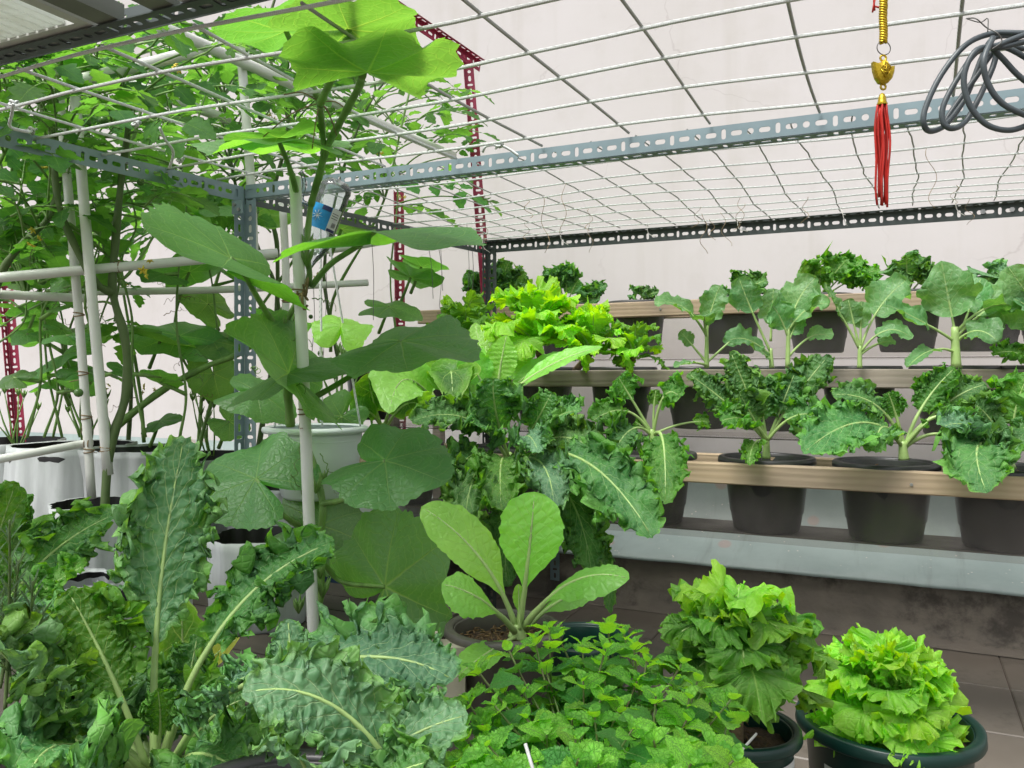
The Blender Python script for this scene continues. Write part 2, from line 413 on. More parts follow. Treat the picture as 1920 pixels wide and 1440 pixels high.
def wall_mat():
    N = NT('pale pink plaster'); oc = objco(N)
    n1 = N.noise(oc, .9, 5, .6); n2 = N.noise(oc, 5, 6, .65)
    c = N.mix(N.maprange(n1, .3, .7), (.605, .574, .573), (.565, .535, .522))
    c = N.mix(N.math('MULTIPLY', N.maprange(n2, .48, .72), .38), c, (.50, .47, .44))
    # streaks
    mp = N.n('ShaderNodeMapping'); mp.inputs['Scale'].default_value = (7, 7, .5); N.l(oc, mp.inputs[0])
    st = N.noise(mp.outputs[0], 1.3, 4); c = N.mix(N.math('MULTIPLY', N.maprange(st, .5, .75), .32), c, (.47, .44, .40))
    # hairline cracks
    dv = N.n('ShaderNodeVectorMath', operation='SCALE'); dv.inputs['Scale'].default_value = .35
    nc = N.n('ShaderNodeTexNoise'); nc.inputs['Scale'].default_value = 3.5; nc.inputs['Detail'].default_value = 5; N.l(oc, nc.inputs['Vector'])
    N.l(nc.outputs['Color'], dv.inputs[0]); ad = N.n('ShaderNodeVectorMath', operation='ADD'); N.l(dv.outputs[0], ad.inputs[0]); N.l(oc, ad.inputs[1])
    vo = N.n('ShaderNodeTexVoronoi', feature='DISTANCE_TO_EDGE'); vo.inputs['Scale'].default_value = 1.3; N.l(ad.outputs[0], vo.inputs['Vector'])
    cr = N.math('MULTIPLY', N.maprange(vo.outputs['Distance'], .006, .0), N.maprange(N.noise(oc, 1.7, 2), .48, .6))
    c = N.mix(N.math('MULTIPLY', cr, .30), c, (.33, .29, .28))
    pb = N.n('ShaderNodeBsdfPrincipled'); N.l(c, pb.inputs['Base Color']); pb.inputs['Roughness'].default_value = .7; pb.inputs['Specular IOR Level'].default_value = .25
    N.l(N.bump(N.math('ADD', n2, N.math('MULTIPLY', N.noise(oc, 60, 3), .15)), .25, .004), pb.inputs['Normal'])
    N.l(pb.outputs[0], N.out.inputs[0]); return N.mat
M['wall'] = wall_mat()

def skirt_mat():
    N = NT('blue grey waterproof coating'); oc = objco(N)
    n1 = N.noise(oc, 3, 6, .65)
    c = N.mix(N.maprange(n1, .3, .7), (.36, .44, .425), (.28, .35, .34))
    sp = N.n('ShaderNodeTexVoronoi'); sp.inputs['Scale'].default_value = 38; N.l(oc, sp.inputs['Vector'])
    c = N.mix(N.math('MULTIPLY', N.maprange(sp.outputs['Distance'], .16, .10), N.maprange(N.noise(oc, 12, 2), .5, .62)), c, (.62, .60, .55))
    pk = N.n('ShaderNodeTexVoronoi'); pk.inputs['Scale'].default_value = 6; N.l(oc, pk.inputs['Vector'])
    c = N.mix(N.math('MULTIPLY', N.maprange(pk.outputs['Distance'], .18, .12), .55), c, (.42, .27, .24))
    mp = N.n('ShaderNodeMapping'); mp.inputs['Scale'].default_value = (9, 1, 1); N.l(oc, mp.inputs[0])
    c = N.mix(N.math('MULTIPLY', N.maprange(N.noise(mp.outputs[0], 2.0, 5), .58, .75), .35), c, (.13, .14, .13))
    pb = N.n('ShaderNodeBsdfPrincipled'); N.l(c, pb.inputs['Base Color']); pb.inputs['Roughness'].default_value = .45
    N.l(N.bump(n1, .3, .01), pb.inputs['Normal'])
    N.l(pb.outputs[0], N.out.inputs[0]); return N.mat
M['skirt'] = skirt_mat()
M['kerb'] = simple('stained old concrete', (.13, .115, .095), .9, var=.25, scale=7, bump=.6, bdist=.006, dirt=((.035, .03, .026), 4, .5, .75), col2=(.19, .165, .135))
M['tile'] = simple('wet brown floor tile', (.140, .118, .095), .42, var=.15, scale=5, bump=.15, dirt=((.07, .055, .04), 5, .52, .6), col2=(.17, .148, .122))
M['grout'] = simple('dark floor joint', (.12, .095, .075), .8)

def film_mat():
    N = NT('dusty clear plastic sheet'); oc = objco(N)
    n1 = N.noise(oc, 4, 5, .6)
    tr = N.n('ShaderNodeBsdfTransparent'); tr.inputs[0].default_value = (.80, .78, .76, 1)
    df = N.n('ShaderNodeBsdfDiffuse'); df.inputs[0].default_value = (.42, .39, .38, 1)
    gl = N.n('ShaderNodeBsdfGlossy'); gl.inputs['Roughness'].default_value = .12; gl.inputs[0].default_value = (.9, .9, .9, 1)
    a = N.n('ShaderNodeMixShader'); N.l(N.math('MULTIPLY_ADD', n1, .14, .02), a.inputs[0]); N.l(tr.outputs[0], a.inputs[1]); N.l(df.outputs[0], a.inputs[2])
    fr = N.n('ShaderNodeFresnel'); fr.inputs[0].default_value = 1.4
    N.l(N.bump(N.noise(oc, 6, 2), .4, .01), gl.inputs['Normal'])
    b = N.n('ShaderNodeMixShader'); N.l(fr.outputs[0], b.inputs[0]); N.l(a.outputs[0], b.inputs[1]); N.l(gl.outputs[0], b.inputs[2])
    N.l(b.outputs[0], N.out.inputs[0]); return N.mat
M['film'] = film_mat()
def pet_mat():
    N = NT('clear bottle plastic')
    tr = N.n('ShaderNodeBsdfTransparent'); tr.inputs[0].default_value = (.90, .94, .95, 1)
    df = N.n('ShaderNodeBsdfDiffuse'); df.inputs[0].default_value = (.6, .66, .66, 1)
    gl = N.n('ShaderNodeBsdfGlossy'); gl.inputs['Roughness'].default_value = .08
    a = N.n('ShaderNodeMixShader'); a.inputs[0].default_value = .13; N.l(tr.outputs[0], a.inputs[1]); N.l(df.outputs[0], a.inputs[2])
    lw = N.n('ShaderNodeLayerWeight'); lw.inputs[0].default_value = .35
    b = N.n('ShaderNodeMixShader'); N.l(lw.outputs['Fresnel'], b.inputs[0]); N.l(a.outputs[0], b.inputs[1]); N.l(gl.outputs[0], b.inputs[2])
    N.l(b.outputs[0], N.out.inputs[0]); return N.mat
M['pet'] = pet_mat()

# ------------------------------------------------------------------ leaf geometry
def noisef(rng, x, y, lam, m=7):
    out = 0
    for i in range(m):
        a = rng.rand() * 2 * math.pi; k = 2 * math.pi / lam * rng.uniform(.7, 1.35)
        out = out + np.cos(k * (math.cos(a) * x + math.sin(a) * y) + rng.rand() * 6.28)
    return out * (1.4 / math.sqrt(m)) * .8

def leafgeo(mb, path, nh, width, seed, t0=.3, nu=48, nv=10, A=1.5, F=9, F2=25, lobe=.11, nl=7, shape='kale', cup=.15, wave=.0, rpet=.004, bm=0, pm=1, serr=.0, sweep=0.0):
    """petiole + blade; the blade begins at fraction t0 of the path"""
    rng = np.random.RandomState(seed)
    path = np.asarray(path, float)
    n = len(path); tt = np.linspace(0, 1, n)
    def C(t): return np.stack([np.interp(t, tt, path[:, k]) for k in range(3)], -1)
    tau = np.linspace(0, 1, nu)
    c = C(t0 + (1 - t0) * tau)
    L = np.linalg.norm(np.diff(c, axis=0), axis=1).sum()
    T = unit(np.gradient(c, axis=0)); nh = np.asarray(nh, float)
    S = unit(np.cross(T, nh)); Nn = np.cross(S, T)
    if shape == 'kale':
        w = np.sin(np.pi * np.clip(tau, 0, 1) ** .85) ** .55 * (.72 + .35 * tau)
        w = np.where(tau < .12, w * (.35 + .65 * tau / .12), w)
    elif shape == 'oval':
        w = np.sin(np.pi * tau ** .8) ** .72
    elif shape == 'spoon':
        w = np.sin(np.pi * tau ** 1.2) ** .55 * (.72 + .3 * tau) * np.clip(.25 + tau * 2.2, 0, 1)
    elif shape == 'ovate':
        w = np.sin(np.pi * tau ** .66) ** .72
    elif shape == 'needle':
        w = np.sin(np.pi * tau ** .8) ** .4
    elif shape == 'round':
        w = np.sqrt(np.clip(1 - (2 * tau ** .9 - 1) ** 2, 0, 1)) ** .9
    w = np.clip(w, 0, 2) * width * .5
    w[0] = max(w[0], rpet * .6)
    ss = np.arange(-nv, nv + 1) / nv; e = np.abs(ss)[None, :]
    ph = rng.rand(8) * 6.28
    sgn = np.where(ss < 0, 0.0, 1.7)[None, :]
    tc = tau[:, None]
    lb = lobe * np.sin(2 * np.pi * nl * tc + ph[0] + sgn) * np.clip(tc * 5, 0, 1) + lobe * .45 * np.sin(2 * np.pi * nl * 2.3 * tc + ph[1] + 2 * sgn)
    if serr: lb = lb + serr * (((np.arange(nu) % 2) - .5) * 2)[:, None]
    if shape == 'kale': lb = lb + .035 * rng.randn(nu, 1) * np.ones_like(e) * e ** 4
    ext = 1 + (.35 * (A / 1.5)) * e ** 3 * (shape == 'kale')
    lat = ss[None, :] * w[:, None] * (1 + lb * e)
    W0 = width; q = A / 1.5
    x_ = tc * L + 0 * lat; y_ = lat
    fld = lambda lam: noisef(rng, x_, y_, lam)
    end = np.clip((tc - .9) / .1, 0, 1)
    ee = np.maximum(e, .8 * end)
    lw = np.clip(w / (W0 * .5), .15, 1)[:, None]
    if shape == 'kale': sp = ((.38, .062, 1.4), (.16, .056, 1.5), (.085, .074, 1.7), (.045, .042, 2.1))
    else: sp = ((.5, .16, 1.4), (.22, .07, 2.2))
    dN = cup * (lat ** 2) / (W0 * .5) + wave * W0 * .1 * np.sin(2 * np.pi * 1.7 * tc + ph[2]) * e
    dT = 0; dS = 0
    for o_, (lam, amp, pw) in enumerate(sp):
        a_ = amp * W0 * q * ee ** pw * lw
        yk = 1.0 if (o_ == 0 or shape != 'kale') else .42
        f_ = lambda: noisef(rng, x_, y_ * yk + sgn * .05 * (yk < 1), lam * W0)
        dN = dN + a_ * f_() * 1.25; dT = dT + a_ * f_() * .95; dS = dS + a_ * f_() * .7
    if shape == 'kale':
        dN = dN + q * .12 * W0 * np.clip(e - .55, 0, 1) ** 1.2 * (.4 + noisef(rng, x_, y_ * 0, .5 * W0)) * lw
    # small puckers between the veins
    dN = dN + .010 * W0 * noisef(rng, x_, y_, .12 * W0) * lw
    G = c[:, None, :] + S[:, None, :] * (lat * (1 - .12 * q * ee ** 3) + dS)[..., None] + Nn[:, None, :] * dN[..., None] + T[:, None, :] * (dT + sweep * e * w[:, None])[..., None]
    us = ss * .5 + .5
    UV = np.stack(np.broadcast_arrays(us[None, :], tau[:, None]), -1)
    mb.grid(G, UV, bm)
    # stalk and midrib
    if rpet > 0:
        ts = np.linspace(0, .97, 16)
        r = rpet * (1 - .85 * np.clip((ts - t0) / (1 - t0), 0, 1) ** .8) * np.where(ts < t0, 1.15 - .3 * ts / max(t0, .01), .9)
        cc = C(ts)
        TT = unit(np.gradient(cc, axis=0)); SS = unit(np.cross(TT, nh)); NN = np.cross(SS, TT)
        cc = cc - NN * (r * .35)[:, None] * (ts > t0)[:, None]
        mb.tube(cc, r, 6, pm)

def one_leaf(parent, path, nh, width, seed, mats, name='leaf', **kw):
    mb = MB(); leafgeo(mb, path, nh, width, seed, **kw)
    return mb.build(name, mats, parent)

def kpath(b, t, bow):
    return bez([b, (b + t) / 2 + bow, t], 24)

def px_leaf(parent, B, Tp, wpx, bow=(0, 0, 0), n=(1, .6, 0), seed=0, mats=None, name='leaf', **kw):
    """B, Tp: (px, py, d) of stalk foot and blade tip; wpx: blade width in photo pixels at the middle depth; bow: (px,py,d) offset of control"""
    b = P(*B); t = P(*Tp); dm = (B[2] + Tp[2]) / 2
    mid = P((B[0] + Tp[0]) / 2 + bow[0], (B[1] + Tp[1]) / 2 + bow[1], dm + bow[2])
    path = bez([b, mid + (mid - (b + t) / 2) * .6, t], 24)
    view = unit(mid - CP)
    nh = -view * n[0] + ZV * n[1] + RV * n[2]
    return one_leaf(parent, path, nh, wpx / FOC * dm, seed, mats, name, **kw)

def polar_leaf(mb, c, tip, nh, R, seed, nth=96, nr=12, lobes=.045, drape=.35, wave=.06, sinus=1.0, frill=0.0, ffreq=22, spread=1.0, bm=0, fold=0.0, cupr=0.0):
    """roundish leaf with the stalk joining near the notch; tip: direction of the main vein"""
    rng = np.random.RandomState(seed)
    T = unit(tip); S = unit(np.cross(T, nh)); Nn = np.cross(S, T)
    th = np.linspace(-math.pi, math.pi, nth)
    prof = 1 + lobes * np.cos(5 * th) + .04 * np.cos(3 * th + .6) + .015 * np.sin(31 * th) + .02 * rng.randn(nth)
    prof[-1] = prof[0]
    # notch towards -T
    d = np.pi - np.abs(th)
    prof = prof * (.90 + .10 * np.cos(th)) * (1 - .92 * sinus * np.exp(-(d / .17) ** 2)) * (1 + .18 * np.exp(-((d - .6) / .35) ** 2))
    r = np.linspace(0, 1, nr + 1)
    Rr = r[:, None] * prof[None, :] * R
    x = Rr * np.sin(th)[None, :]; y = Rr * np.cos(th)[None, :]
    ph = rng.rand(6) * 6.28
    veins = np.cos(7 * th)[None, :]
    z = -drape * (r[:, None] ** 2) * R * (.35 + .65 * np.clip(np.cos(th), -1, 1)[None, :] ** 2) \
        + wave * R * (r[:, None] ** 1.5) * (np.sin(3 * th + ph[0]) + .6 * np.sin(7 * th + ph[1]))[None, :] \
        - .018 * R * veins * r[:, None] + fold * np.abs(x) + cupr * R * r[:, None] ** 2
    if frill:
        fa = np.sin(ffreq * th + ph[2] + 1.5 * np.sin(3 * th)); fb = np.sin(ffreq * 2.4 * th + ph[3])
        e = (r ** 3)[:, None]
        z = z + frill * R * e * (fa + .6 * fb * r[:, None])[None, :][0]
        x = x + frill * .55 * R * e * np.cos(ffreq * th + 1)[None, :]
        y = y + frill * .55 * R * e * np.sin(ffreq * 1.3 * th + 2)[None, :]
    G = np.asarray(c)[None, None, :] + x[..., None] * S + y[..., None] * T + z[..., None] * Nn
    UV = np.stack([np.sin(th)[None, :] * r[:, None] * .5 + .5, np.cos(th)[None, :] * r[:, None] * .5 + .5], -1)
    mb.grid(G, UV, bm)

def fan_leaf(mb, path, nh, W, seed, ang=1.35, nth=44, nr=11, frill=.16, ff=7, bm=0, cup=.0):
    """ruffled fan-shaped leaf: base at path start, outer edge past the path end"""
    rng = np.random.RandomState(seed); path = np.asarray(path, float)
    n = len(path); tt = np.linspace(0, 1, n)
    L = np.linalg.norm(np.diff(path, axis=0), axis=1).sum()
    T_ = unit(np.gradient(path, axis=0)); nh = np.asarray(nh, float)
    th = np.linspace(-math.pi, math.pi, nth); r = 1 - (1 - np.linspace(0, 1, nr)) ** 1.7; ph = rng.rand(8) * 6.28
    rim = 1 + .05 * np.sin(4 * th + ph[0]) + .035 * np.sin(9 * th + ph[1]) + .02 * np.sin(31 * th + ph[2]) + .012 * rng.randn(nth)
    rim[-1] = rim[0]
    front = .35 + .65 * np.clip((np.cos(th) + .75) / 1.2, 0, 1)           # calm towards the leaf's foot
    al = .54 + .46 * r[:, None] * (np.cos(th) * rim)[None, :]
    la = W / 2 * r[:, None] * (np.sin(th) * rim * (.86 + .14 * np.cos(th)))[None, :]
    arc = th * W * .5; q = frill / .15
    R0 = r[:, None]; z = cup * (la ** 2) / (W * .5) + .05 * W * noisef(rng, al * L, la, .6 * W) * R0; dx = 0; dy = 0
    for lam, amp, pw in ((.50, .050, 1.5), (.25, .040, 2.2), (.12, .030, 2.6), (.068, .034, 3.2)):
        a_ = amp * W * q * R0 ** pw * front[None, :]
        cx, cy = np.cos(th)[None, :] * W * .5, np.sin(th)[None, :] * W * .5
        g = lambda: noisef(rng, cx + R0 * .04 * W, cy + R0 * .03 * W, lam * W)
        z = z + a_ * g() * 1.3; tg = a_ * g() * .8; rd = a_ * g() * .5; dx = dx + np.cos(th)[None, :] * rd - np.sin(th)[None, :] * tg; dy = dy + np.sin(th)[None, :] * rd + np.cos(th)[None, :] * tg
    la = la + dy; al = np.clip(al + dx / L, 0, 1.3)
    C = np.stack([np.interp(np.clip(al, 0, 1), tt, path[:, q_]) for q_ in range(3)], -1) + (np.clip(al, 1, 2) - 1)[..., None] * T_[-1] * L
    T = unit(np.stack([np.interp(np.clip(al, 0, 1), tt, T_[:, q_]) for q_ in range(3)], -1))
    S = unit(np.cross(T, nh)); Nn = np.cross(S, T)
    G = C + S * la[..., None] + Nn * z[..., None]
    UV = np.stack([.5 + la / W * .5, .5 + np.clip(al, 0, 1) * .5], -1)
    mb.grid(G, UV, bm)

# ================================================================== STRUCTURE
FLOOR = 0.0
fl = MB(); fl.box((-1.5, 1.2, -.025), (8, 0, 0), (0, 6, 0), (0, 0, .021))
floor = fl.build('floor', M['grout'], None, smooth=False); props(floor, kind='structure')
# bevelled tile pieces on the part of the floor in view
tm = MB(); ts_ = .33; hw = ts_ / 2 - .0012
tm.add([(-hw, -hw, -.003), (hw, -hw, -.003), (hw, hw, -.003), (-hw, hw, -.003)] + [(-hw + .003, -hw + .003, 0), (hw - .003, -hw + .003, 0), (hw - .003, hw - .003, 0), (-hw + .003, hw - .003, 0)],
       [(4, 5, 6, 7), (0, 1, 5, 4), (1, 2, 6, 5), (2, 3, 7, 6), (3, 0, 4, 7)])
tile_me = tm.build('tile', M['tile'], smooth=False, mesh_only=True)
rr = random.Random(4)
for i in range(-7, 6):
    for j in range(0, 9):
        inst('tile', tile_me, floor, Matrix.Translation((i * ts_ + .1, 2.93 - ts_ / 2 - j * ts_, rr.uniform(-.0012, .0006))))

WY = 3.30
wall = thing('plaster_wall', (0, WY, 0), 'tall pale pink plastered wall with hairline cracks, running along the whole back of the garden', 'wall')
w = MB(); w.box((-1.5, WY + .1, 2.3), (7, 0, 0), (0, .1, 0), (0, 0, 1.88)); w.build('plaster', M['wall'], wall, smooth=False)
# blue grey coated fillet: wall foot, sloping forward to a lip
xs = np.linspace(-8.5, 5.5, 120)
prof = [(WY - .004, .50), (WY - .012, .40), (WY - .03, .32), (WY - .09, .25), (WY - .18, .205), (WY - .27, .185), (WY - .31, .172), (WY - .318, .160), (WY - .29, .155)]
G = np.zeros((len(prof), len(xs), 3)); rng = np.random.RandomState(3)
jit = np.convolve(rng.randn(140), np.ones(12) / 12, 'same')[:120]
for i, (y, z) in enumerate(prof):
    G[i, :, 0] = xs; G[i, :, 1] = y + .008 * jit * (i > 3); G[i, :, 2] = z + .012 * jit * (i > 1)
s_ = MB(); s_.grid(G); s_.build('waterproof_skirting', M['skirt'], wall)
k_ = MB(); prof = [(WY - .285, .175), (WY - .30, .15), (WY - .302, .05), (WY - .315, .02), (WY - .36, .004), (WY - .42, .0025)]
G = np.zeros((len(prof), len(xs), 3))
jit2 = np.convolve(rng.randn(140), np.ones(5) / 5, 'same')[:120]
for i, (y, z) in enumerate(prof):
    G[i, :, 0] = xs; G[i, :, 1] = y + .007 * jit2; G[i, :, 2] = z
k_.grid(G[::-1] if False else G); k_.build('concrete_kerb', M['kerb'], wall)

# ================================================================== ANGLE IRON
def holes(mb, A, T, U, W, L, off=0.0, n=12, th=.0018, mi=0, full=True):
    """slotted flange: starts at A, runs along T for L, is W wide along U"""
    A = np.asarray(A, float); T = unit(T); U = unit(U); Nn = np.cross(T, U)
    pat = [('h', .030), ('c', .022), ('h', .030), ('v', .018)]
    pos = 0.0; i = 0
    q = max(3, n // 4)
    def ring(hx, hy):
        pts = []
        cor = [(-hx, -hy), (hx, -hy), (hx, hy), (-hx, hy)]
        for a in range(4):
            p, r_ = cor[a], cor[(a + 1) % 4]
            for k in range(q): pts.append((p[0] + (r_[0] - p[0]) * k / q, p[1] + (r_[1] - p[1]) * k / q))
        return pts
    while pos < L - .004:
        kind, cw = pat[i % 4]; i += 1
        cw = min(cw, L - pos)
        hx = cw / 2; hy = W / 2
        out = ring(hx, hy)
        V = []
        ctr = A + T * (pos + hx) + U * hy
        if cw > .014:
            if kind == 'h': a, b = .0105, .0052
            elif kind == 'c': a, b = .0062, .0062
            else: a, b = .0045, .0100
            a = min(a, hx * .8)
            inn = []
            for (x, y) in out:
                t = math.atan2(y / hy, x / hx)
                rr_ = min(a, b)
                # stadium shape
                cx = max(-(a - rr_), min(a - rr_, math.cos(t) * a * 1.4)); cy = max(-(b - rr_), min(b - rr_, math.sin(t) * b * 1.4))
                inn.append((cx + math.cos(t) * rr_, cy + math.sin(t) * rr_))
            m = len(out)
            for z in (0, -th):
                for (x, y) in out: V.append(ctr + T * x + U * y + Nn * z)
                for (x, y) in inn: V.append(ctr + T * x + U * y + Nn * z)
            Fs = []
            for k in range(m):
                k2 = (k + 1) % m
                Fs.append((k, k2, m + k2, m + k)); Fs.append((2 * m + k2, 2 * m + k, 3 * m + k, 3 * m + k2))
                Fs.append((m + k, m + k2, 3 * m + k2, 3 * m + k))
                if abs(out[k][1]) == hy and abs(out[k2][1]) == hy and out[k][1] == out[k2][1]:
                    Fs.append((k2, k, 2 * m + k, 2 * m + k2))
            mb.add(V, Fs, None, mi)
        else:
            mb.box(ctr - Nn * th / 2, T * hx, U * hy, Nn * th / 2, mi)
        pos += cw

def angle(parent, name, A, B, U, V, mat, W=.038, n=12, label=None):
    """angle iron from A to B with its corner on AB and flanges towards U and V"""
    A = np.asarray(A, float); B = np.asarray(B, float); T = unit(B - A); L = np.linalg.norm(B - A)
    U = unit(np.asarray(U, float) - T * np.dot(U, T)); V = unit(np.asarray(V, float) - T * np.dot(V, T))
    mb = MB()
    holes(mb, A, T, U, W, L, n=n); holes(mb, A + V * .002, T, V, W - .002, L, n=n)
    o = mb.build(name, mat, parent, smooth=False)
    if label: o['label'] = label
    return o

H = CAMH
NZ = H + .47
nc = np.array([-1.50, 1.615, 0]); fc = np.array([-1.345, 2.66, 0])
rack = thing('slotted_steel_frame', (nc[0], nc[1], 0), 'blue grey slotted angle iron frame that carries the rope net over the plants', 'metal frame')
X = np.array([1.0, 0, 0]); Y = np.array([0, 1.0, 0])
angle(rack, 'beam', nc + ZV * (NZ - .028), nc + ZV * (NZ - .028) + X * 2.6, ZV, Y, M['steel'], W=.034, label='pale blue beam across the middle of the net')
angle(rack, 'beam', fc + ZV * NZ, fc + ZV * NZ + X * 2.6, -ZV, -Y, M['steel_shaded'], label='beam coloured dark with shade, on the wall side of the net')
angle(rack, 'beam', nc + ZV * (NZ - .004) + X * .0, np.array([fc[0], fc[1], NZ - .004]), -ZV, -X, M['steel_shaded'])
nl = np.array([-1.585, .80, NZ + .004])
angle(rack, 'beam', nl, nc + ZV * (NZ) + Y * -.006, -ZV, -X, M['steel'])
angle(rack, 'post', nc + np.array([-.003, .003, 0]), nc + np.array([-.003, .003, NZ - .006]), X, -Y * 1, M['steel'], W=.036)
angle(rack, 'post', fc + np.array([.003, -.003, 0]), fc + np.array([.003, -.003, NZ - .003]), X, -Y, M['steel_shaded'], W=.036)
# gusset and bolts on the near corner
g = MB(); g.box(nc + np.array([.015, -.043, NZ - .058]), X * .017, Y * .001, ZV * .017); g.build('gusset_plate', M['steel'], rack, smooth=False)
for (dx, dz) in ((.008, -.052), (.022, -.065)):
    b = MB(); b.tube([nc + np.array([dx, -.044, NZ + dz]), nc + np.array([dx, -.049, NZ + dz])], .0045, 6); b.build('bolt', M['bolt'], rack, smooth=False)
for dx in (.9, 1.55, 1.62, 2.0):
    b = MB(); p = fc + np.array([dx, 0, NZ - .018]); b.tube([p + Y * -.0015, p + Y * -.007], .007, 6); b.build('bolt', M['bolt'], rack, smooth=False)

# overhead shelf, top left
sh = thing('overhead_shelf', (nl[0], .80, NZ), 'slotted shelf with white ribbed boards hanging over the tomato plants in the top left corner', 'shelf')
angle(sh, 'front_rail', np.array([-1.9, .845, NZ + .016]), np.array([.3, .845, NZ + .016]), ZV, -Y, M['steel_shaded'], n=12)
angle(sh, 'rear_rail', np.array([-1.9, .30, NZ + .016]), np.array([.3, .30, NZ + .016]), ZV, Y, M['steel_shaded'], n=12)
def board(x0, x1):
    b = MB()
    y0, y1 = .335, .835; z = NZ + .0265
    b.box(((x0 + x1) / 2, y0 + .02, z), X * (x1 - x0) / 2, Y * .02, ZV * .006)
    b.box(((x0 + x1) / 2, y1 - .02, z), X * (x1 - x0) / 2, Y * .02, ZV * .006)
    b.box((x0 + .01, (y0 + y1) / 2, z), X * .0095, Y * ((y1 - y0) / 2 - .04), ZV * .0058)
    b.box((x1 - .01, (y0 + y1) / 2, z), X * .0095, Y * ((y1 - y0) / 2 - .04), ZV * .0058)
    o = b.build('shelf_board', M['panelwhite'], sh, smooth=False)
    k = int((x1 - x0 - .04) / .021)
    for i in range(k):
        c = MB(); c.box((x0 + .03 + i * .021, (y0 + y1) / 2, z), X * .0078, Y * ((y1 - y0) / 2 - .0405), ZV * .003); c.build('slat', M['slat'], o, smooth=False)
board(-1.80, -1.42); board(-1.40, -1.03); board(-.86, -.42); board(-.39, .05)
for x in (-1.0, -.895):
    b = MB(); b.box((x, .575, NZ + .032), X * .02, Y * .245, ZV * .012); b.build('cross_bar', M['panelgrey'], sh, smooth=False)

# ================================================================== ROPE NET
net = thing('rope_net', (-.4, 1.7, NZ), 'white rope net knotted in squares and stretched flat over the slotted frame', 'rope net')
rng = np.random.RandomState(11)
def edgeX(y): return -1.5 + (y - 1.615) * .148 if y > .8 else -1.62
xr = []
def zsag(x, y):
    s = 0
    if y > 1.62: s = -.014 * math.sin(math.pi * min(1, (y - 1.62) / 1.04)) * (.6 + .5 * math.sin(3 * x))
    else: s = -.006 * math.sin(math.pi * (y - .8) / .8)
    return s + .004 * math.sin(7 * x + 3 * y)
Ys1 = [.86, .96, 1.10, 1.23, 1.376, 1.53]; Ys2 = [1.77, 1.92, 2.04, 2.15, 2.25, 2.35, 2.46, 2.56]
for yy in Ys1 + Ys2:
    x0 = edgeX(yy); pts = []
    far = yy > 1.62
    for x in np.linspace(x0, 1.1, 34):
        pts.append((x, yy + .012 * math.sin(x * 3 + yy * 9) + rng.randn() * .0008 + (.004 * math.sin(x * 11 + yy * 40) if far else 0), NZ + .004 + zsag(x, yy)))
    m = MB(); m.tube(pts, .0021 if far else .0028, 6); m.build('rope', M['rope'], net)
for xx in [-1.42, -1.25, -1.07, -.885, -.69, -.50, -.33, -.13, .075, .27, .46]:
    pts = [(xx + .007 * math.sin(y * 4 + xx * 8), y, NZ + .009 + zsag(xx, y) * 1.0) for y in np.linspace(.85, 1.61, 14)]
    m = MB(); m.tube(pts, .0026, 6); m.build('rope', M['rope'] if xx < -.7 else M['rope_grey'], net)
for k, xx in enumerate(np.arange(-1.36, .95, .098)):
    ph = rng.rand() * 6
    pts = [(xx + .008 * math.sin(y * 6 + ph) + (.022 * (y - 1.6)) + rng.randn() * .0010 + .002 * math.sin(y * 17 + ph), y, NZ + .0085 + zsag(xx, y)) for y in np.linspace(1.63, 2.64, 26)]
    # dangling tail over the wall-side beam
    m = MB(); m.tube(pts, .0017, 5); m.build('rope', M['rope_grey'], net)
    if k % 3 == 0:
        e = np.array(pts[-1]); q = [e + (0, .0, .003), e + (.005, -.03, -.002), e + (.012, -.034, -.03), e + (.02 + rng.rand() * .02, -.03, -.035 - .015 * rng.rand())]
        m = MB(); m.tube(spline(q, 4), .0011, 4); m.build('rope_tail', M['tie'], net)
# knots
def knot(p, s=.012, mat='rope', seed=0, parent=net):
    r2 = np.random.RandomState(seed); t = np.linspace(0, 4 * math.pi, 40)
    c = np.stack([np.sin(t) + .4 * np.sin(2.5 * t + 1), np.cos(t * 1.1) * .8, .6 * np.sin(1.5 * t + r2.rand())], -1) * s * .55
    m = MB(); m.tube(np.asarray(p) + c, .0024, 5); return m.build('knot', M[mat], parent)
for i, (px_, py_) in enumerate(((935, 272), (338, 300), (25, 195), (320, 318), (60, 245), (255, 232))):
    knot(atZ(px_, py_, .475), .014, seed=i)
m = MB(); q = [atZ(905, 285, .465), atZ(912, 274, .475), atZ(935, 272, .48), atZ(955, 280, .474), atZ(972, 292, .462)]
m.tube(spline(q, 5), .003, 6); m.build('rope_tail', M['rope'], net)
m = MB(); m.tube(spline([P(25, 195, 1.43), P(22, 215, 1.45), P(20, 238, 1.47), P(55, 248, 1.5)], 5), .0028, 6); m.build('rope_tail', M['rope'], net)
m = MB(); m.tube(spline([P(300, 240, 1.5), P(310, 262, 1.55), P(325, 285, 1.6), P(318, 315, 1.65)], 5), .0028, 6); m.build('rope_tail', M['rope'], net)

# dry tendrils hanging from the net
td = thing('dry_tendrils', atZ(1145, 330, .47), 'thin dried vine tendrils hanging in wisps under the far half of the rope net', 'dry tendril')
for i in range(17):
    px_ = rng.choice([1145, 1100, 920, 1050, 1210, 1400, 1500, 1710, 1800, 1890, 1870, 1815, 980, 1330]) + rng.randn() * 14
    Yr = rng.choice(Ys2[1:]); p0 = atY(px_, 300, Yr); p0[2] = NZ + .002
    ln = rng.uniform(.04, .16); n_ = 14; t = np.linspace(0, 1, n_)
    c = np.stack([.006 * np.sin(t * 9 + i) * (1 + t) + .01 * rng.randn() * t, .006 * np.cos(t * 8 + i * 2), -ln * t], -1) + p0
    m = MB(); m.tube(c, .0006 + .0003 * rng.rand(), 4); m.build('tendril', M['dry'], td)

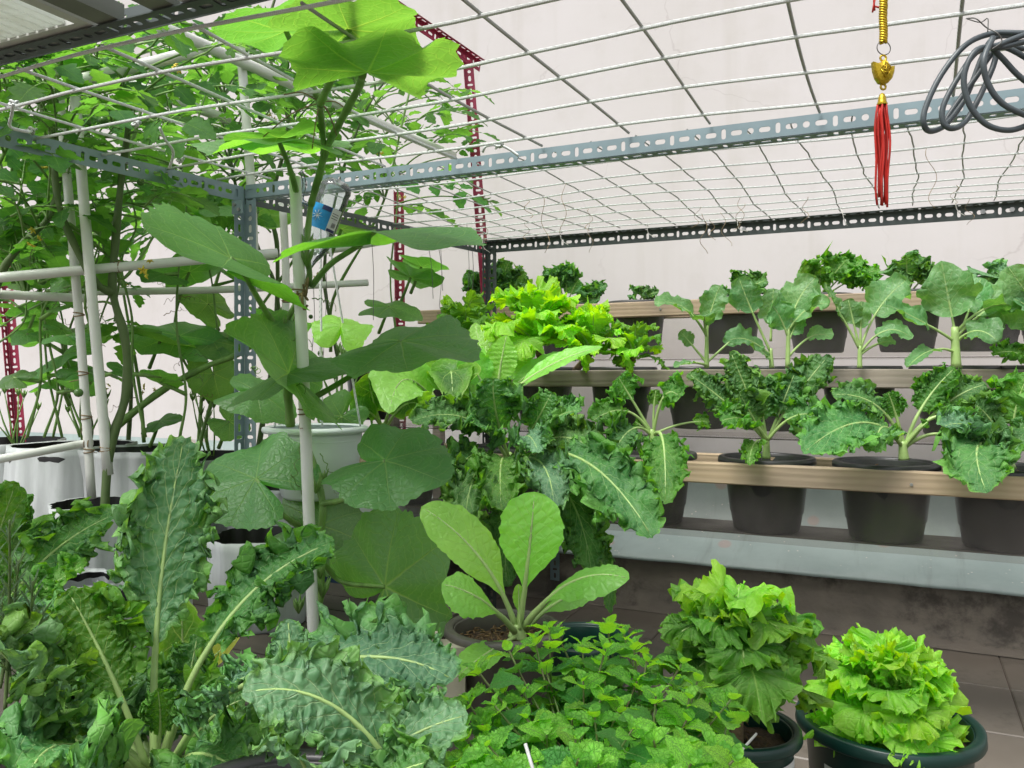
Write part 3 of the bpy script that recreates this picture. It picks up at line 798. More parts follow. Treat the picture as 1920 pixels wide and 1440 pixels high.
# ================================================================== RED FRAME
rd = thing('red_steel_frame', P(748, 800, 3.6), 'crimson slotted angle iron frame standing behind the vines by the pink wall', 'metal frame')
def vpost(px0, py0, px1, py1, d, parent, mat, W=.036, n=8, U=None):
    a = P(px1, py1, d); b = P(px0, py0, d)
    return angle(parent, 'post', a, b, RV if U is None else U, -FV, mat, W=W, n=n)
vpost(868, 100, 907, 600, 3.15, rd, M['red'])
vpost(741, 360, 747, 1010, 3.45, rd, M['red'])
vpost(-2, 430, 32, 830, 3.2, rd, M['red'])
angle(rd, 'cross_bar', P(700, -20, 2.8), P(902, 118, 3.19), -ZV, -FV, M['red'], n=8)

# ================================================================== PVC PIPES
def pipe(label, pts, r, parent=None, cat='pipe', extra=None):
    pts = [P(*q) for q in pts]
    t = thing('pvc_pipe', pts[0], label, cat, 'white pvc pipes of the trellis')
    path = spline(pts, 6) if len(pts) > 2 else bez(pts, 8)
    m = MB(); m.tube(path, r, 14, caps=True); m.build('pipe', M['pvc'], t)
    return t
def tie(parent, c, axis, r, mat='dry', seed=0):
    rg = np.random.RandomState(seed); ax = unit(axis); a = unit(np.cross(ax, (0.3, 1, .2))); b = np.cross(ax, a)
    t = np.linspace(0, 3 * 2 * math.pi, 34)
    c = np.asarray(c) + (a[None] * np.cos(t)[:, None] + b[None] * np.sin(t)[:, None]) * (r + .001) + ax[None] * (.005 * np.sin(t * .5 + 1))[:, None]
    m = MB(); m.tube(c, .0014, 4)
    e = c[-1]
    m.tube(spline([e, e + rg.randn(3) * .012, e + rg.randn(3) * .016 + (0, 0, -.012)], 4), .001, 4)
    return m.build('tie', M[mat], parent)
p1 = pipe('thick white pipe standing upright beside the main pumpkin stem and reaching up to the net', [(553, 332, 1.58), (571, 760, 1.585), (590, 1250, 1.60)], .0112)
tie(p1, P(562, 548, 1.58), ZV, .013, seed=1); tie(p1, P(573, 772, 1.585), ZV, .013, seed=2)
p2 = pipe('thin upright pipe with twine round it, left one of the close pair', [(108, 130, 2.0), (150, 620, 2.0), (172, 935, 2.0)], .0105)
for k, y_ in enumerate((590, 700, 782, 845)): tie(p2, P(148 + (y_ - 590) * .075, y_, 2.0), ZV, .011, seed=10 + k)
p3 = pipe('thin upright pipe, right one of the close pair, running up behind the near steel beam', [(128, 20, 1.95), (165, 470, 1.95), (203, 890, 1.97)], .012)
tie(p3, P(199, 842, 1.97), ZV, .013, seed=18)
p4 = pipe('upright pipe rising above the steel corner post among the tomato leaves', [(449, 60, 2.15), (470, 340, 2.15), (478, 520, 2.2)], .0115)
p5 = pipe('upright pipe standing behind the hanging white bucket', [(530, 380, 2.35), (536, 560, 2.35), (524, 900, 2.4)], .0105)
p6 = pipe('upper of the two long horizontal pipes tied across the tomato stems', [(-30, 523, 1.90), (230, 500, 2.0), (520, 474, 2.15)], .0115)
tie(p6, P(222, 500, 2.0), RV, .013, seed=21)
p7 = pipe('lower long horizontal pipe crossing behind the steel corner post', [(130, 548, 2.35), (420, 543, 2.45), (690, 530, 2.6)], .0105)
p8 = pipe('short horizontal pipe at the left edge, just under the upper long pipe', [(-30, 551, 2.0), (110, 557, 2.1), (180, 560, 2.15)], .011)
p9 = pipe('low sloping pipe in front of the white grow bags at the left edge', [(-30, 866, 1.85), (80, 846, 1.93), (172, 829, 2.02)], .0095)
tie(p9, P(165, 832, 2.0), RV, .011, seed=25)
p10 = pipe('long white pipe slanting up behind the net ropes in the upper left', [(100, 163, 1.9), (380, 92, 2.1), (650, 8, 2.3)], .0145)
p11 = pipe('white pipe slanting down to the right through the tomato foliage', [(300, 50, 1.9), (440, 110, 2.1), (640, 200, 2.5), (850, 292, 3.0)], .0145)
p12 = pipe('white pipe slanting down behind the tomato leaves near the left edge', [(90, 95, 2.2), (250, 160, 2.3), (430, 225, 2.5)], .0145)
p13 = pipe('distant horizontal pipe above the lower long pipe, ending beside the red post', [(410, 492, 2.9), (620, 470, 3.0), (795, 440, 3.1)], .0105)
# ================================================================== OVERHEAD ORNAMENT, CABLE
oc0 = P(1655, 20, .98)
orn = thing('lucky_charm', oc0, 'golden ingot charm with a red tassel hanging from the net on a gold chain', 'ornament')
d0 = .98
m = MB(); m.tube(spline([P(1655, -100, .98), P(1657, -20, .98), P(1655, 10, .98)], 4), .002, 5)
t = np.linspace(0, 1, 90)
for ph in (0, 2.1, 4.2):
    c = np.array([P(1656 + 0.5 * math.sin(10 * q), -10 + 90 * q, .98) for q in t])
    c = c + RV * (np.cos(t * 40 + ph) * .0034)[:, None] + FV * (np.sin(t * 40 + ph) * .0034)[:, None]
    m.tube(c, .0017, 5)
m.build('chain', M['gold'], orn)
m = MB()
for (a, b_) in (((1637, -20), (1640, 20)), ((1641, -5), (1636, 23)), ((1640, 12), (1648, 14))):
    m.tube([P(a[0], a[1], .975), P(b_[0], b_[1], .975)], .0011, 5)
m.build('string', M['redcord'], orn)
t = np.linspace(0, 2 * math.pi, 40); cc = P(1657, 90, .98)
m = MB(); m.tube(cc + RV * (np.cos(t) * .0088)[:, None] + ZV * (np.sin(t) * .0080)[:, None] + FV * (.002 * np.cos(t))[:, None], .0006, 5, caps=False); m.build('ring', M['wire'], orn)
# ingot: boat shape, horned both sides, raised diamond in the middle
ic = P(1656, 134, .98); m = MB()
outl = [(-21, -17), (-13, -14), (-6, -16), (0, -21), (6, -16), (13, -8), (20, -9), (19, 2), (15, 14), (8, 22), (0, 25), (-9, 22), (-15, 13), (-19, 0)]
k = .98 / FOC
n_ = len(outl); V = []
for sc, dz in ((.86, -.0055), (1.0, -.003), (1.0, .003), (.86, .0055)):
    for (x, y) in outl: V.append(ic + RV * x * sc * k + ZV * (-y * sc * k) + FV * dz)
Fs = []
for r_ in range(3):
    for i in range(n_): Fs.append((r_ * n_ + i, r_ * n_ + (i + 1) % n_, (r_ + 1) * n_ + (i + 1) % n_, (r_ + 1) * n_ + i))
V.append(ic - FV * .009); V.append(ic + FV * .009)
for i in range(n_): Fs.append((i, len(V) - 2, (i + 1) % n_)); Fs.append((3 * n_ + i, 3 * n_ + (i + 1) % n_, len(V) - 1))
m.add(V, Fs); m.build('ingot', M['gold'], orn, smooth=False)
m = MB(); f = ic - FV * .0085
dm = [f + RV * x * k + ZV * y * k for (x, y) in ((0, 15), (10, 0), (0, -15), (-10, 0))]
for i in range(4): m.tube([dm[i], dm[(i + 1) % 4]], .0008, 5)
for (a, b_) in (((-5, 5), (5, 5)), ((0, 8), (0, -9)), ((-5, 0), (5, 0)), ((-4, -6), (4, -6))):
    m.tube([f + RV * a[0] * k + ZV * a[1] * k - FV * .0006, f + RV * b_[0] * k + ZV * b_[1] * k - FV * .0006], .0007, 5)
m.build('relief', M['gold'], orn)
for py_, rr_ in ((109, .0034), (163, .0030)):
    t = np.linspace(0, 2 * math.pi, 20); c = P(1656, py_, .98)
    m = MB(); m.tube(c + RV * (np.cos(t) * rr_)[:, None] + ZV * (np.sin(t) * rr_)[:, None], .0013, 5, caps=False); m.build('loop', M['gold'], orn)
m = MB(); m.lathe(P(1654, 197, .98), [(.0058, 0), (.0062, .0015), (.0048, .004), (.0045, .008), (.003, .0125), (.0008, .014)], 14); m.build('tassel_cap', M['gold'], orn)
for i in range(14):
    a = i / 14 * 6.28 * 2.4; q = .0015 + .0042 * (i % 4) / 3
    top = P(1654, 197, .98) + RV * math.cos(a) * q + FV * math.sin(a) * q
    ln = rng.uniform(.105, .122); sw = rng.uniform(-.002, .004)
    pts = [top + (0, 0, -ln * s) + RV * (math.cos(a) * .003 * math.sin(s * 3.1) + sw * s + .0012 * math.sin(9 * s + i)) + FV * .003 * math.sin(a) * math.sin(s * 3) for s in np.linspace(0, 1, 12)]
    m = MB(); m.tube(pts, .0013, 5); m.build('tassel_strand', M['redcord'], orn)

cab = thing('cable_coil', P(1850, 40, 1.05), 'coil of thick grey cable hung from the rope net in the top right corner', 'cable')
def loop(pts, r=.0036, d=1.05):
    m = MB(); q = [P(x, y, d + dd) for (x, y, dd) in pts]; m.tube(spline(q, 8), r, 10); m.build('cable_loop', M['cable'], cab)
loop([(1990, 60, 0), (1920, 62, 0), (1860, 63, .01), (1810, 85, 0), (1765, 140, 0), (1736, 200, 0), (1732, 232, .0), (1745, 246, .01), (1775, 232, .02), (1812, 180, .03), (1840, 110, .03), (1862, 72, .02), (1900, 66, .03)])
loop([(1990, 85, -.01), (1930, 78, -.01), (1880, 88, -.01), (1835, 95, 0), (1800, 140, .0), (1770, 195, .0), (1768, 228, 0), (1785, 241, 0), (1810, 228, .01), (1835, 185, .01), (1860, 130, .02), (1870, 95, .02)])
loop([(1990, 50, .02), (1920, 66, -.01), (1870, 85, -.012), (1830, 95, -.02), (1808, 140, -.02), (1815, 190, -.02), (1845, 230, -.02), (1885, 244, -.02), (1925, 235, -.02), (1990, 200, 0)])
loop([(1862, 70, -.02), (1845, 110, -.03), (1850, 150, -.03), (1875, 190, -.03), (1920, 215, -.03), (1990, 240, -.02)])
loop([(1860, 90, 0), (1880, 110, 0), (1920, 150, 0), (1990, 190, 0)])
loop([(1868, 88, .02), (1900, 95, .02), (1990, 150, .0)])
loop([(1990, 100, .03), (1925, 92, .03), (1870, 92, .03), (1826, 150, .03), (1780, 215, .03), (1770, 238, .03)])
m = MB(); m.tube(spline([P(1812, 35, 1.05), P(1830, 35, 1.03), P(1850, 52, 1.03), P(1870, 62, 1.02), P(1878, 78, 1.02), P(1860, 92, 1.02)], 5), .0008, 5)
m.tube(spline([P(1812, 35, 1.05), P(1838, 42, 1.05), P(1852, 35, 1.04), P(1852, 60, 1.03)], 5), .0007, 5); m.build('hanging_wire', M['wire'], cab)

# ================================================================== STEPPED PLANT SHELF
RZ = [H - .225, H + .012, H + .250]; RY = [2.11, 2.46, 2.80]
stand = thing('stepped_plant_stand', (-.5, 2.1, 0), 'three tiered wooden plant stand of long planks holding rows of pots by the wall', 'plant stand')
def plank(a, b, y, ztop, hh, th, mat, label=None, name='plank'):
    m = MB(); n = 26; xs_ = np.linspace(a, b, n); G = []
    for (dy, dz) in ((0, -.003), (.003, 0), (th - .003, 0), (th, -.003), (th, -hh + .003), (th - .003, -hh), (.003, -hh), (0, -hh + .003)):
        G.append(np.stack([xs_, np.full(n, y + dy) + .0015 * np.sin(xs_ * 5), np.full(n, ztop + dz) + .0015 * np.sin(xs_ * 3 + y)], -1))
    G = np.stack(G, 1); m.grid(G[:, ::-1], None, 0, wrap=True)
    m.f.append(tuple(range(8))); m.m.append(0); m.f.append(tuple(range((n - 1) * 8, n * 8))[::-1]); m.m.append(0)
    o = m.build(name, mat, stand, smooth=False)
    if label: o['label'] = label
    return o
XL, XR = -1.72, 1.25
for i in range(3):
    mt = M['wood'] if i != 1 else M['wood_low']
    plank(XL, XR, RY[i], RZ[i], .052, .03, mt, ['lowest front plank, wide and knotty', 'middle front plank, greyer than the others', 'top front plank'][i])
    plank(XL, XR, RY[i] + .235, RZ[i] + .0, .045, .03, M['wood'])
for x in (XL + .02, 1.2):
    for i in range(3):
        m = MB(); m.box((x, RY[i] + .1335, RZ[i] - .026), X * .02, Y * .1005, ZV * .02); m.build('end_block', M['wood_low'], stand, smooth=False)
        m = MB(); m.box((x, RY[i] + .13, (RZ[i] - .047) / 2), X * .018, Y * .02, ZV * (RZ[i] - .047) / 2); m.build('leg', M['wood_low'], stand, smooth=False)
for (x, i) in ((-.55, 0), (.02, 0), (.30, 0), (-.2, 1), (-.75, 2), (.35, 2)):
    m = MB(); p = np.array([x, RY[i] + .001, RZ[i] - .028]); m.tube([p, p + Y * -.0035], .0038, 7); m.build('screw', M['bolt'], stand, smooth=False)
# clear sheets hanging behind each front plank and a dirty board under the lowest row
for i in range(3):
    m = MB(); n = 30; xs_ = np.linspace(XL + .05, XR, n); G = []
    for z in (RZ[i] - .02, RZ[i] - .08, RZ[i] - .14, RZ[i] - .196):
        G.append(np.stack([xs_, np.full(n, RY[i] + .034) + .003 * np.sin(xs_ * 11 + z * 30), np.full(n, z)], -1))
    m.grid(np.stack(G, 0)); m.build('clear_sheet', M['film'], stand)
m = MB(); m.box(((XL + XR) / 2, RY[0] + .145, RZ[0] - .182), X * (XR - XL) / 2, Y * .085, ZV * .002); m.build('drip_board', M['dripwood'], stand, smooth=False)
for i in (1, 2):
    m = MB(); m.box(((XL + XR) / 2, RY[i] + .135, RZ[i] - .2), X * (XR - XL) / 2, Y * .11, ZV * .002); m.build('drip_tray', M['film'], stand, smooth=False)
for k, x in enumerate((-1.62, -1.50)):
    a = np.array([x, RY[2] - .003, RZ[2] - .012]); m = MB()
    m.tube(spline([a + (0, 0, .33), a + (.01, 0, .15), a + (0, 0, .03), a + (.012, -.004, .0), a + (.0, -.004, -.012), a + (-.008, 0, 0)], 5), .0011, 4); m.build('hanging_wire', M['wire'], stand)

def soil(parent, c, r, mat='soil', husk=0, seed=0):
    rg = np.random.RandomState(seed); m = MB(); n = 24
    rs = np.linspace(0, r, 6); an = np.linspace(0, 2 * math.pi, n, endpoint=False); G = np.zeros((6, n, 3))
    for i, q in enumerate(rs):
        G[i, :, 0] = q * np.cos(an); G[i, :, 1] = q * np.sin(an); G[i, :, 2] = rg.randn(n) * .0035 * (i > 0) + .006 * (1 - i / 5)
    G[0] = G[0].mean(0); m.grid(G + np.asarray(c), None, 0, wrap=True)
    o = m.build('soil', M[mat], parent)
    if husk:
        m = MB()
        for i in range(husk):
            a = rg.rand() * 6.28; q = r * math.sqrt(rg.rand()) * .96; p = np.asarray(c) + (q * math.cos(a), q * math.sin(a), .006 + .006 * rg.rand())
            dr = unit(rg.randn(3) * (1, 1, .35)); m.tube([p - dr * .006, p, p + dr * .006], [.0004, .0016, .0004], 4, caps=False)
        h_ = m.build('husk_mulch', M['husk'], parent); h_['kind'] = 'stuff'
    return o

def pot(loc, r, h, mat, label, cat='pot', group=None, lip=.010, taper=.74, n=44, name='plant_pot', soilz=.03, husk=60, seed=0, rimh=.016):
    """loc: centre of the rim plane"""
    loc = np.asarray(loc, float); base = loc - (0, 0, h)
    t = thing(name, base, label, cat, group)
    rb = r * taper
    m = MB()
    m.lathe(loc, [(.001, -h), (rb * .94, -h), (rb, -h + .004), (rb + (r - rb) * .25, -h * .76), (rb + (r - rb) * .25 + .0022, -h * .745), (r - .006, -rimh - .004), (r - .004, -rimh), (r - .008, -.003), (r - .0095, -.006),
                  (r - .011, -.03), (rb + (r - rb) * .5, -h * .45), (.001, -h * .5)], n)
    m.build('pot_body', M[mat], t)
    m = MB()
    m.lathe(loc, [(r - .0075, -rimh), (r + lip, -rimh), (r + lip + .0015, -rimh + .003), (r + lip, -.002), (r + lip - .003, .0005), (r - .004, .0005), (r - .0068, -.003), (r - .0074, -rimh - .001)], n)
    m.build('rim', M[mat], t)
    soil(t, loc - (0, 0, soilz), r - .011, husk=husk, seed=seed)
    return t

# rows of pots: (row, px)
def rowpos(i, px_):
    Yc = RY[i] + .132
    r = (px_ - 960) / FOC; d = Yc / (FV[1] + r * RV[1]); p = P(px_, 700, d); p[2] = RZ[i] + .010
    return p
low = [(-1, 760), (-1, 955), (0, 1222), (0, 1437), (0, 1660), (0, 1880)]
lowlab = {760: 'black pot hidden behind the pumpkin leaves at the left end of the lowest shelf row',
          955: 'black pot under the big dark kale on the lowest shelf row',
          1222: 'grey rimmed pot of the leggy kale with hanging leaf, lowest shelf row',
          1437: 'black pot on the lowest row right of the leggy kale, clearly seen below the plank',
          1660: 'black pot on the lowest row holding the kale with pale spreading stalks',
          1880: 'black pot at the right edge of the lowest row, under the drooping kale leaf'}
PB = {}
for _, px_ in low:
    p = rowpos(0, px_); PB[(0, px_)] = p
    pot(p, .112, .188, 'potblack' if px_ != 1222 else 'potgrey', lowlab[px_], seed=px_, husk=70)
midx = [700, 850, 1020, 1165, 1310, 1450, 1610, 1790, 1960]
midlab = ['black pot of the broad green mustard at the left end of the middle shelf row', 'black pot behind the leafy choy on the middle row, second from the left', 'black pot beneath the bright curly greens on the middle row',
          'black pot below the crinkled outer leaves at the right of the bright greens, middle row', 'black pot of the smallest broccoli seedling on the middle row',
          'black pot of the twin broccoli seedlings on the middle row', 'black pot of the slender broccoli seedling with two arched leaves, middle row', 'black pot of the largest broccoli seedling on the middle row', 'black pot cut by the right edge of the picture on the middle row']
for px_, lb in zip(midx, midlab):
    p = rowpos(1, px_); PB[(1, px_)] = p; pot(p, .105, .19, 'potblack', lb, seed=px_, husk=0, soilz=.012)
topx = [925, 1060, 1195, 1370, 1535, 1700, 1850, 1980]
toplab = ['black pot of the curly kale beside the far steel post, top row', 'black pot below the pair of curly kale tufts, second in the top row', 'black pot of the tiniest kale tuft on the top row',
          'black pot behind the smallest broccoli seedling, top row', 'black pot of the arching frilly kale on the top row', 'black pot of the round kale tuft behind the tallest broccoli leaf, top row', 'black pot behind the largest broccoli plant, top row', 'black pot at the right edge of the top row']
for px_, lb in zip(topx, toplab):
    p = rowpos(2, px_); PB[(2, px_)] = p; pot(p, .105, .19, 'potgrey', lb, seed=px_, husk=0, soilz=.02)

# ================================================================== LEFT RACK, GROW BAGS
lz = H - .55
lr = thing('low_rack', (-2.2, 2.2, 0), 'low navy and grey angle iron rack under the white grow bags', 'rack')
angle(lr, 'beam', np.array([-3.6, 1.98, lz]), np.array([-1.2, 1.98, lz]), -ZV, Y, M['steel'], n=8)
m = MB(); m.box((-2.4, 1.993, lz - .075), X * 1.2, Y * .006, ZV * .034); m.build('blue_panel', M['bluepaint'], lr, smooth=False)
for x in (-3.5, -2.3, -1.24):
    angle(lr, 'leg', np.array([x, 2.03, 0]), np.array([x, 2.03, lz - .003]), X, -Y, M['steel'], n=8)
    angle(lr, 'leg', np.array([x, 3.0, 0]), np.array([x, 3.0, lz - .003]), X, Y, M['steel'], n=8)
for k in range(7):
    m = MB(); m.box((-2.4, 2.07 + k * .145, lz + .010), X * 1.2, Y * .066, ZV * .008); m.build('shelf_plank', M['wood_old'], lr, smooth=False)
# low deck of old boards in front
dk = thing('old_board_deck', P(440, 1180, 1.8) * (1, 1, 0), 'dark weathered wooden boards that the lowest white bags stand on', 'wooden deck')
dz_ = H - .575
for k in range(9):
    c = np.array([-1.62, .95 + k * .108, dz_ - .012])
    m = MB(); m.box(c, X * (.66 + .02 * math.sin(k * 5)), Y * .0505, ZV * .012); m.build('board', M['wood_old'], dk, smooth=False)
for (x, y) in ((-2.2, 1.0), (-1.05, 1.0), (-2.2, 1.78), (-1.05, 1.78)):
    m = MB(); m.box((x, y, (dz_ - .025) / 2), X * .03, Y * .03, ZV * (dz_ - .025) / 2); m.build('leg', M['wood_old'], dk, smooth=False)

def bag(px_, pytop, d, r, h, label, seed=0, flare=0.0, fold=.05, zb=None):
    c = P(px_, pytop, d); zb = c[2] - h if zb is None else zb; h = c[2] - zb
    t = thing('grow_bag', (c[0], c[1], zb), label, 'grow bag', 'white felt grow bags on the left')
    rg = np.random.RandomState(seed); ph = rg.rand(6) * 6.28
    def wob(a, i):
        return fold * np.sin(3 * a + ph[0]) + fold * .7 * np.sin(7 * a + ph[1] + i * .12) + fold * .5 * np.sin(17 * a + ph[2]) * (.5 + i / 14) + .006 * np.sin(31 * a + ph[3])
    m = MB(); prof = [(r * .86, 0), (r * .95, h * .04), (r * .99, h * .2), (r * (1 + .02), h * .5), (r * (1 + flare * .3), h * .75), (r * (1 + flare * .8), h * .95), (r * (1 + flare), h), (r * (1 + flare) - .004, h + .002)]
    prof = [(a, b + (.010 * math.sin(seed + i) if i > 5 else 0)) for i, (a, b) in enumerate(prof)]
    m.lathe((c[0], c[1], zb), prof, 72, 0, wob); m.build('felt_wall', M['bag'], t)
    m = MB(); m.lathe((c[0], c[1], zb), [(r * (1 + flare) - .005, h + .001 + prof[-1][1] - h), (r * .97, h - .02), (r * .95, h - .07), (.002, h - .072)], 72, 0, lambda a, i: wob(a, 7) * (1 if i < 3 else 0)); m.build('black_lining', M['bagin'], t)
    soil(t, (c[0], c[1], zb + h - .066), r * .9, husk=0, seed=seed)
    return t
sz = lz + .0185
bag(5, 832, 3.0, .20, .3, 'white grow bag cut by the left edge, with a black lining showing', 1, zb=sz)
bag(140, 838, 2.62, .185, .3, 'widest white grow bag with a black open mouth, behind the twin upright pipes', 2, flare=-.04, zb=sz)
bag(262, 842, 2.36, .125, .3, 'white grow bag with flared corrugated side where the thick tomato stem rises', 3, flare=.15, fold=.07, zb=sz)
bag(400, 850, 2.75, .19, .3, 'white grow bag behind the tall blue green kale leaf', 4, zb=sz)
bag(545, 905, 2.5, .165, .3, 'white pleated bag below the hanging bucket', 5, fold=.07, zb=sz)
bag(690, 930, 2.62, .15, .3, 'white pleated bag between the two round pumpkin leaves', 6, fold=.07, zb=sz)
bag(485, 1012, 1.92, .105, .17, 'low white bag with a black inside standing in front of the steel post', 7, flare=.04, zb=dz_)
bag(178, 950, 1.95, .095, .2, 'small white bag with black rim behind the dark curly kale leaf', 8, flare=.05, zb=dz_)
bag(165, 1090, 1.60, .085, .12, 'crumpled short white bag at the foot of the tomato stem', 9, flare=-.1, fold=.09, zb=dz_)
bag(265, 1075, 1.72, .09, .15, 'short white bag with dark soil half hidden by the tall kale leaf', 10, zb=dz_)

# ================================================================== BUCKET AND BOTTLE
bc = P(592, 800, 1.95)
bk = thing('hanging_bucket', bc - (0, 0, .165), 'round white plastic bucket hanging on cords behind the white pipe', 'bucket')
m = MB(); R_ = .112
m.lathe(bc, [(.001, -.165), (.070, -.165), (.078, -.158), (.088, -.12), (.098, -.105), (.104, -.06), (.107, -.022), (.1075, -.012), (.105, -.012), (.102, -.06), (.09, -.11), (.001, -.155)], 48); m.build('bucket_body', M['potwhite'], bk)
m = MB(); m.lathe(bc, [(.1076, -.014), (.120, -.012), (.123, -.006), (.121, .0), (.112, .002), (.1078, -.002)], 48); m.build('rim', M['potwhite'], bk)
m = MB(); m.lathe(bc, [(.1062, -.032), (.1075, -.030), (.1062, -.028)], 48); m.build('moulded_line', M['potwhite'], bk)
apex = P(600, 355, 1.78)
for k_, (ex, ey, ed) in enumerate(((676, 800, 1.93), (515, 800, 1.93), (601, 790, 2.05), (604, 800, 1.87))):
    m = MB(); m.tube(bez([apex if k_ != 1 else P(566, 480, 1.8), P(ex, ey, ed)], 12), .0024, 6); m.build('cord', M['rope'], bk)
bp = P(605, 420, 1.74)
bt = thing('plastic_bottle', bp, 'clear plastic bottle with a blue label hanging upside down by the white pipe', 'bottle')
ax = unit(-.42 * RV * -1 * -1 + ZV * 1.0); ax = unit(RV * .38 + ZV)
def bpf(r, h): return (r, h)
m = MB(); m.lathe(bp - ax * .11, [(.010, -.01), (.0105, .012), (.016, .03), (.028, .055), (.033, .075), (.033, .085), (.0318, .09), (.0318, .15), (.033, .155), (.033, .17), (.031, .178), (.033, .186), (.031, .195), (.022, .205), (.001, .198)], 28, axis=ax); m.build('bottle_body', M['pet'], bt)
m = MB(); m.lathe(bp - ax * .11, [(.0125, -.014), (.0125, .001), (.011, .002)], 20, axis=ax); m.build('cap', M['label_white'], bt)
def patch(a0, a1, h0, h1, r, mat, name):
    a_ = np.linspace(a0, a1, 14); hh = np.linspace(h0, h1, 3)
    q = Vector((0, 0, 1)).rotation_difference(Vector(tuple(ax))).to_matrix(); Q = np.array(q)
    G = np.stack([np.stack([r * np.cos(a_), r * np.sin(a_), np.full(14, h)], -1) for h in hh], 0) @ Q.T + (bp - ax * .11)
    mm = MB(); mm.grid(G); return mm.build(name, M[mat], bt)
va = math.atan2(-FV[1], -FV[0])
patch(va - 2.0, va + .55, .096, .146, .0328, 'label_blue', 'blue_label')
patch(va + .55, va + 1.25, .096, .146, .0329, 'label_white', 'white_label')
patch(va + .58, va + 1.22, .097, .103, .0332, 'label_navy', 'label_band'); patch(va - .1, va + .5, .136, .1455, .0332, 'label_navy', 'label_band')
for i in range(7): patch(va + .80 + i * .045, va + .82 + i * .045, .107, .117, .0333, 'ink', 'barcode_line')
for i in range(3): patch(va + .62, va + 1.1, .125 + i * .005, .1262 + i * .005, .0332, 'ink', 'print_line')
m = MB()
for i in range(8):
    a_ = va - .25 + .0 * i; q = np.array(Vector((0, 0, 1)).rotation_difference(Vector(tuple(ax))).to_matrix())
    cen = bp - ax * .11 + (np.array([.0335 * math.cos(a_), .0335 * math.sin(a_), .121]) @ q.T)
    tg = unit(np.cross(ax, -FV)); m.tube([cen, cen + (tg * math.cos(i * math.pi / 4) + ax * math.sin(i * math.pi / 4)) * .011], .0005, 4)
m.build('snowflake_print', M['label_white'], bt)
m = MB(); m.tube(spline([P(565, 322, 1.66), P(571, 345, 1.68), P(566, 375, 1.7), P(585, 385, 1.72), P(610, 395, 1.74)], 5), .0045, 6); m.build('hanging_strap', M['pet'], bt)

# thin vertical wires from the net side beam
vw = thing('hanging_wires', atZ(860, 440, .45), 'thin grey wires hanging straight down from the side beam near the red posts', 'wire')
for (x0, y0, x1, y1, d) in ((695, 425, 700, 600, 2.55), (800, 440, 812, 560, 2.75), (818, 440, 830, 545, 2.75), (884, 450, 885, 560, 2.9), (612, 470, 604, 700, 2.2), (588, 540, 585, 660, 2.2)):
    m = MB(); m.tube(spline([P(x0, y0, d), P((x0 + x1) / 2 + 3, (y0 + y1) / 2, d), P(x1, y1, d)], 5), .0011, 4); m.build('wire', M['wire'], vw)

# ================================================================== PUMPKIN VINE
pv = thing('pumpkin_vine', P(560, 1190, 1.66), 'pumpkin vine climbing the thick white pipe with large green leaves', 'vine')
def stemtube(parent, pts, r0, r1, mat='stem', name='stem', sides=8, k=6):
    q = spline([P(*a) for a in pts], k); n = len(q); g_ = np.linspace(r0, r1, n) * (1 + .10 * np.sin(np.arange(n) * 1.3)); m = MB(); m.tube(q, g_, sides); return m.build(name, M[mat], parent)
stemtube(pv, [(575, 1215, 1.68), (600, 1120, 1.66), (603, 1000, 1.64), (605, 945, 1.64), (590, 880, 1.66), (575, 820, 1.68), (568, 700, 1.66), (545, 660, 1.64), (528, 625, 1.62), (560, 560, 1.6), (580, 520, 1.6), (575, 470, 1.6), (583, 385, 1.6), (600, 330, 1.56), (607, 280, 1.5), (600, 200, 1.4)], .0075, .0055)
stemtube(pv, [(583, 385, 1.6), (592, 350, 1.58), (612, 280, 1.5), (640, 225, 1.4), (672, 165, 1.3), (680, 140, 1.25)], .007, .006)
stemtube(pv, [(600, 195, 1.4), (620, 150, 1.32), (655, 60, 1.2), (650, 0, 1.12), (640, -60, 1.05)], .007, .005)
stemtube(pv, [(545, 800, 1.62), (540, 740, 1.61), (541, 702, 1.6)], .0085, .008)
stemtube(pv, [(528, 625, 1.62), (540, 660, 1.6), (541, 702, 1.6)], .006, .005)
def pleaf(att, tipdir, R, n=(1, .6, 0), mats=None, pet=None, seed=0, parent=pv, R2=1.0, **kw):
    """att: (px,py,d); tipdir: (px,py,dd) offset of the tip from the joint; R in px"""
    c = P(*att); t = P(att[0] + tipdir[0], att[1] + tipdir[1], att[2] + tipdir[2]) - c
    view = unit(c - CP); nh = -view * n[0] + ZV * n[1] + RV * n[2]
    mb = MB(); polar_leaf(mb, c, t, nh, R / FOC * att[2], seed, **kw)
    if pet:
        q = spline([P(*a) for a in pet] + [c], 6); mb.tube(q, np.linspace(.0062, .0042, len(q)), 8, 1)
    return mb.build('leaf', mats or [M['pumpkin'], M['stem']], parent)
pleaf((480, 898, 1.63), (-75, -35, .05), 120, (1, .55, 0), pet=[(560, 985, 1.66), (525, 960, 1.6)], seed=1, drape=.12)
pleaf((722, 864, 1.50), (110, 28, -.06), 126, (.75, .75, 0), pet=[(604, 945, 1.64), (650, 935, 1.58), (685, 912, 1.53)], seed=2, drape=.15)
pleaf((722, 1100, 1.62), (60, -50, -.05), 158, (1, .35, .1), pet=[(603, 1050, 1.66), (640, 1090, 1.7)], seed=3, drape=.12)
pleaf((600, 985, 1.85), (90, 25, 0), 105, (.8, .7, 0), seed=4, pet=[(604, 960, 1.66)])
pleaf((432, 484, 1.46), (-130, -62, -.12), 170, (.45, .9, .2), pet=[(535, 640, 1.62), (490, 570, 1.55), (455, 510, 1.49)], seed=5, drape=.12, fold=.18)
